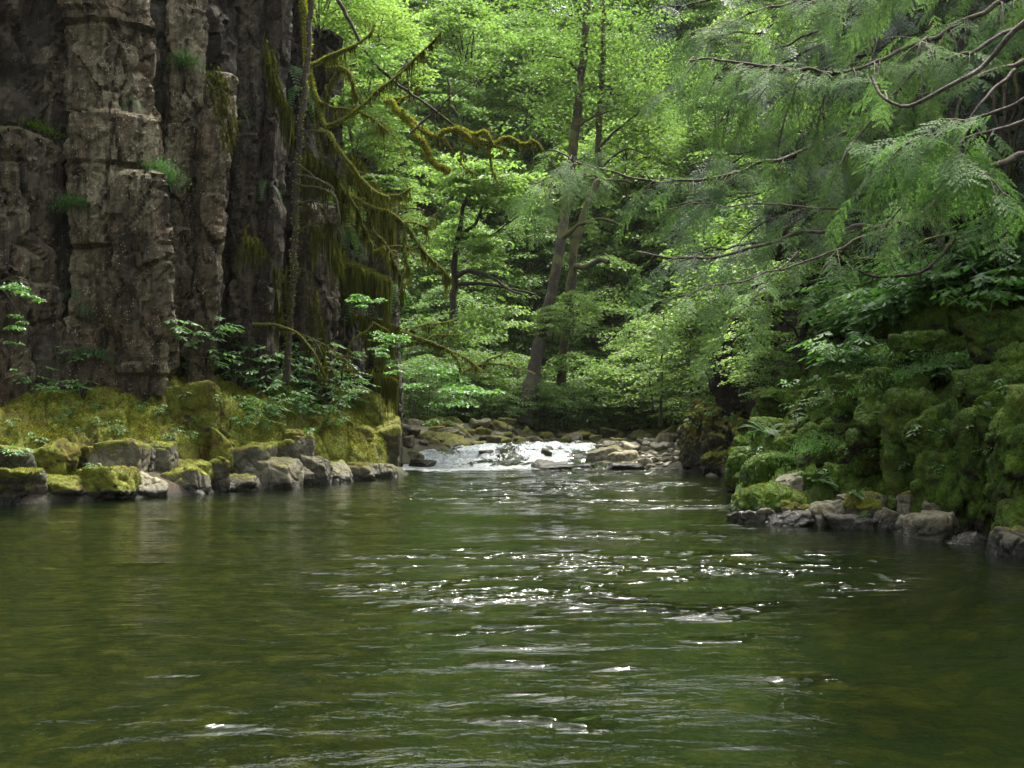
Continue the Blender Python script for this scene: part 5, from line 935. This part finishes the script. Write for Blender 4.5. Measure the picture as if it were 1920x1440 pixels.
cedar('cedar_tree', [(7.0, 6.2, .6), (7.0, 6.3, 4), (6.9, 6.5, 9), (6.8, 6.6, 14)], .38, 'near red cedar whose blurred boughs droop in from the upper right', [
    ([(2060, -40, 6.6), (1960, 10, 6.6), (1880, 80, 6.7), (1848, 116, 6.8), (1803, 147, 6.8), (1750, 174, 6.9), (1700, 196, 7), (1672, 191, 7), (1647, 170, 7.1), (1634, 140, 7.2)], .022, .010, 0.5, .2, 'cedar', dict(start=.9, wob=.02)),
    ([(2080, 120, 6.0), (1980, 160, 6.1), (1900, 190, 6.2), (1820, 215, 6.3), (1760, 240, 6.4), (1700, 275, 6.4), (1660, 320, 6.4)], .014, .005, 17, .27, 'cedarb', dict(start=.42, hang=.30, side=.30)),
    ([(2080, 150, 6.3), (1960, 210, 6.3), (1860, 235, 6.3), (1800, 260, 6.3), (1850, 330, 6.1), (1885, 375, 6.0)], .014, .005, 12, .28, 'cedarb', dict(start=.5, hang=.3, side=.25)),
    ([(1830, 230, 6.9), (1760, 300, 6.9), (1700, 370, 6.9), (1640, 440, 6.9)], .012, .004, 11, .26, 'cedar', dict(start=.1, hang=.5, side=.32))])
cedar('cedar_tree', [(9.6, 10.5, 2.4), (9.6, 10.6, 6), (9.5, 10.8, 11), (9.3, 11, 16)], .45, 'second red cedar behind the near one, its long boughs sweeping left over the river', [
    ([(2300, -160, 10.5), (1980, -40, 10), (1840, 20, 9.8), (1723, 80, 9.7), (1678, 107, 9.6), (1633, 125, 9.5), (1575, 138, 9.4), (1490, 138, 9.3), (1400, 122, 9.2), (1300, 120, 9.1)], .040, .010, 12, .30, 'cedar', dict(start=.30, hang=.8, side=.65)),
    ([(2300, 20, 10.5), (1900, 120, 10.3), (1700, 200, 10.1), (1560, 262, 10), (1450, 304, 9.9), (1351, 331, 9.8), (1262, 344, 9.7), (1194, 346, 9.6), (1123, 326, 9.5), (1062, 290, 9.4), (1030, 280, 9.4)], .045, .008, 7, .28, 'cedar', dict(start=.35, hang=.55, side=.5)),
    ([(1190, 346, 9.6), (1120, 335, 9.5), (1070, 320, 9.4), (1030, 330, 9.3), (985, 350, 9.3)], .012, .004, 14, .27, 'cedar', dict(start=.25, hang=.55, side=.42)),
    ([(2200, 180, 10.2), (1900, 290, 9.6), (1795, 317, 9.2), (1759, 371, 9.1), (1700, 411, 9), (1600, 430, 9), (1508, 434, 9), (1373, 474, 8.9), (1262, 483, 8.8), (1200, 470, 8.8)], .045, .008, 3.2, .25, 'cedar', dict(start=.4, hang=.55, side=.40)),
    ([(1700, 395, 8.6), (1600, 455, 8.5), (1500, 490, 8.4), (1400, 520, 8.3), (1300, 545, 8.2), (1210, 590, 8.2)], .012, .004, 5, .27, 'cedar', dict(start=.3, hang=.5, side=.4)),
    ([(1500, 470, 8.2), (1430, 540, 8.1), (1370, 610, 8.0), (1310, 670, 8.0)], .007, .003, 5, .24, 'cedar', dict(start=.35, hang=.5, side=.3)),
    ([(1640, 400, 8.9), (1550, 388, 8.9), (1485, 389, 8.9), (1330, 385, 8.8), (1230, 400, 8.8)], .012, .004, 4, .24, 'cedar', dict(start=.2, hang=.5, side=.38)),
    ([(2200, -100, 9.6), (1800, 100, 9.3), (1732, 80, 9.2), (1705, 129, 9.1), (1674, 170, 9.1), (1620, 240, 9), (1570, 330, 9)], .030, .008, 6, .28, 'cedar', dict(start=.45, hang=.8, side=.5)),
    ([(1560, 138, 9.4), (1540, 200, 9.4), (1528, 260, 9.4)], .010, .005, 12, .28, 'cedar', dict(start=.1, hang=.9, side=.4)),
    ([(1490, 138, 9.4), (1480, 200, 9.4), (1460, 270, 9.4)], .010, .005, 12, .28, 'cedar', dict(start=.1, hang=.9, side=.4)),
    ([(1600, 130, 9.4), (1610, 200, 9.4), (1618, 270, 9.4)], .010, .005, 8, .26, 'cedar', dict(start=.1, hang=.9, side=.3)),
    ([(1400, 120, 9.3), (1380, 190, 9.3), (1350, 240, 9.3)], .010, .005, 12, .28, 'cedar', dict(start=.1, hang=.9, side=.4)),
    ([(2200, -220, 10), (1800, -100, 10), (1600, -20, 10), (1450, 20, 10), (1300, 60, 10)], .035, .008, 12, .30, 'cedar', dict(start=.3, hang=.7, side=.65)),
    ([(1900, 130, 8.5), (1840, 200, 8.4), (1790, 280, 8.4)], .018, .010, 2, .2, 'cedar', dict(start=.7))])
back = []
for k in range(12):
    y0 = 20+k*40-150; x1 = 1230+((k*67) % 170); yy = y0+110+((k*29) % 60)
    back.append(([(2040, y0-60, 17.5), (1800, y0, 16.5), (1600, (y0*1.2+yy)/2.2, 15.6), (1400+((k*37) % 60), yy, 15), (x1, yy+35, 14.6)], .05, .010, 4.5, .42, 'cedard', dict(start=.15, hang=.7, side=.8, tpl=TL, bark='barkdark')))
cedar('cedar_tree', [(11.0, 17.6, 4.6), (11.0, 17.6, 8), (11.0, 17.7, 14), (11, 17.8, 20)], .5, 'third cedar deep in the shade behind the others, forming a dark grey green screen', back)

# ------------------------------------------------------------------ dark rock wall with roots, upper right
wall = empty('shaded_rock_wall', 'near black shaded rock wall with hanging roots behind the cedar boughs', 'rock wall', tuple(P(1820, 520, 19)))
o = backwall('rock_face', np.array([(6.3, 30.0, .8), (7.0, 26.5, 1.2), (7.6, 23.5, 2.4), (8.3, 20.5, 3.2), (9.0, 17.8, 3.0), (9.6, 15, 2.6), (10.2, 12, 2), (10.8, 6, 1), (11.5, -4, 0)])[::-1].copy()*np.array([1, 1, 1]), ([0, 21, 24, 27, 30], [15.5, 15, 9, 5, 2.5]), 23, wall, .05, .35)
o.location = tuple(-np.array(wall.location))
for k in range(34):
    px = rng.uniform(1640, 1930); y0 = rng.uniform(20, 220); y1 = y0+rng.uniform(120, 420); d = rng.uniform(14.8, 16.2); b_ = np.array(wall.location)
    pp = smooth_path(PL([(px, y0, d), (px-rng.uniform(-25, 30), (y0+y1)/2, d-.2), (px-rng.uniform(-30, 60), y1, d-.1)])-b_, .15, .06, k); mb = MB(); mb.tube(pp, np.linspace(rng.uniform(.015, .05), .008, len(pp)), 5)
    r_o = obj('root', mb.mesh('root'), M['barkdark' if k % 3 else 'bark'], wall)
    if k % 2: drapes(pp, r_o, 30, .3)
path_tree('bare_limb', [(1790, 430, 13), (1732, 447, 13), (1687, 479, 13), (1642, 483, 13), (1600, 480, 13)], .03, .012, [], 'dark drooping bare limb with a mossy back low on the right', 'barkmoss', cat='branch', moss=200)
path_tree('bare_limb', [(1800, 440, 14), (1740, 500, 14), (1700, 515, 14), (1640, 515, 14), (1610, 502, 14), (1590, 500, 14)], .03, .012, [([(1645, 515, 14), (1630, 530, 14), (1600, 545, 14)], .012, .005)], 'dark looping bare limb beneath the drooping one on the right', 'barkdark', cat='branch')

# leafy branch hanging in at the far left
path_tree('leafy_branch', [(-60, 500, 17.6), (-10, 530, 17.6), (30, 575, 17.5), (60, 620, 17.5)], .02, .006, [([(-10, 530, 17.6), (30, 520, 17.5), (80, 540, 17.4)], .01, .004), ([(20, 565, 17.5), (14, 620, 17.5), (10, 680, 17.5)], .008, .003)],
          'thin branch with bright green leaves hanging in at the left edge', 'barkdark', cat='branch', crowns=[(20, 540, 17.5, .34, 360, .032), (60, 555, 17.5, .26, 220, .032), (15, 600, 17.5, .34, 300, .032), (40, 640, 17.5, .2, 120, .032), (15, 690, 17.5, .16, 60, .03)], mat='herb')

# ------------------------------------------------------------------ faint damp air
mb = MB(); x0, x1, y0, y1, z0, z1 = -90, 90, -45, 160, -3, 75
mb.add([(x, y, z) for z in (z0, z1) for y in (y0, y1) for x in (x0, x1)], [(0, 2, 3, 1), (4, 5, 7, 6), (0, 1, 5, 4), (2, 6, 7, 3), (0, 4, 6, 2), (1, 3, 7, 5)])
m, nt, L = new_mat('haze'); v = N(nt, 'VolumePrincipled'); v.inputs['Density'].default_value = .00009; v.inputs['Color'].default_value = (.9, .95, .92, 1); v.inputs['Anisotropy'].default_value = .2
o = N(nt, 'OutputMaterial'); L(v.outputs[0], o.inputs['Volume'])
obj('haze', mb.mesh('haze', False), m, kind='stuff')
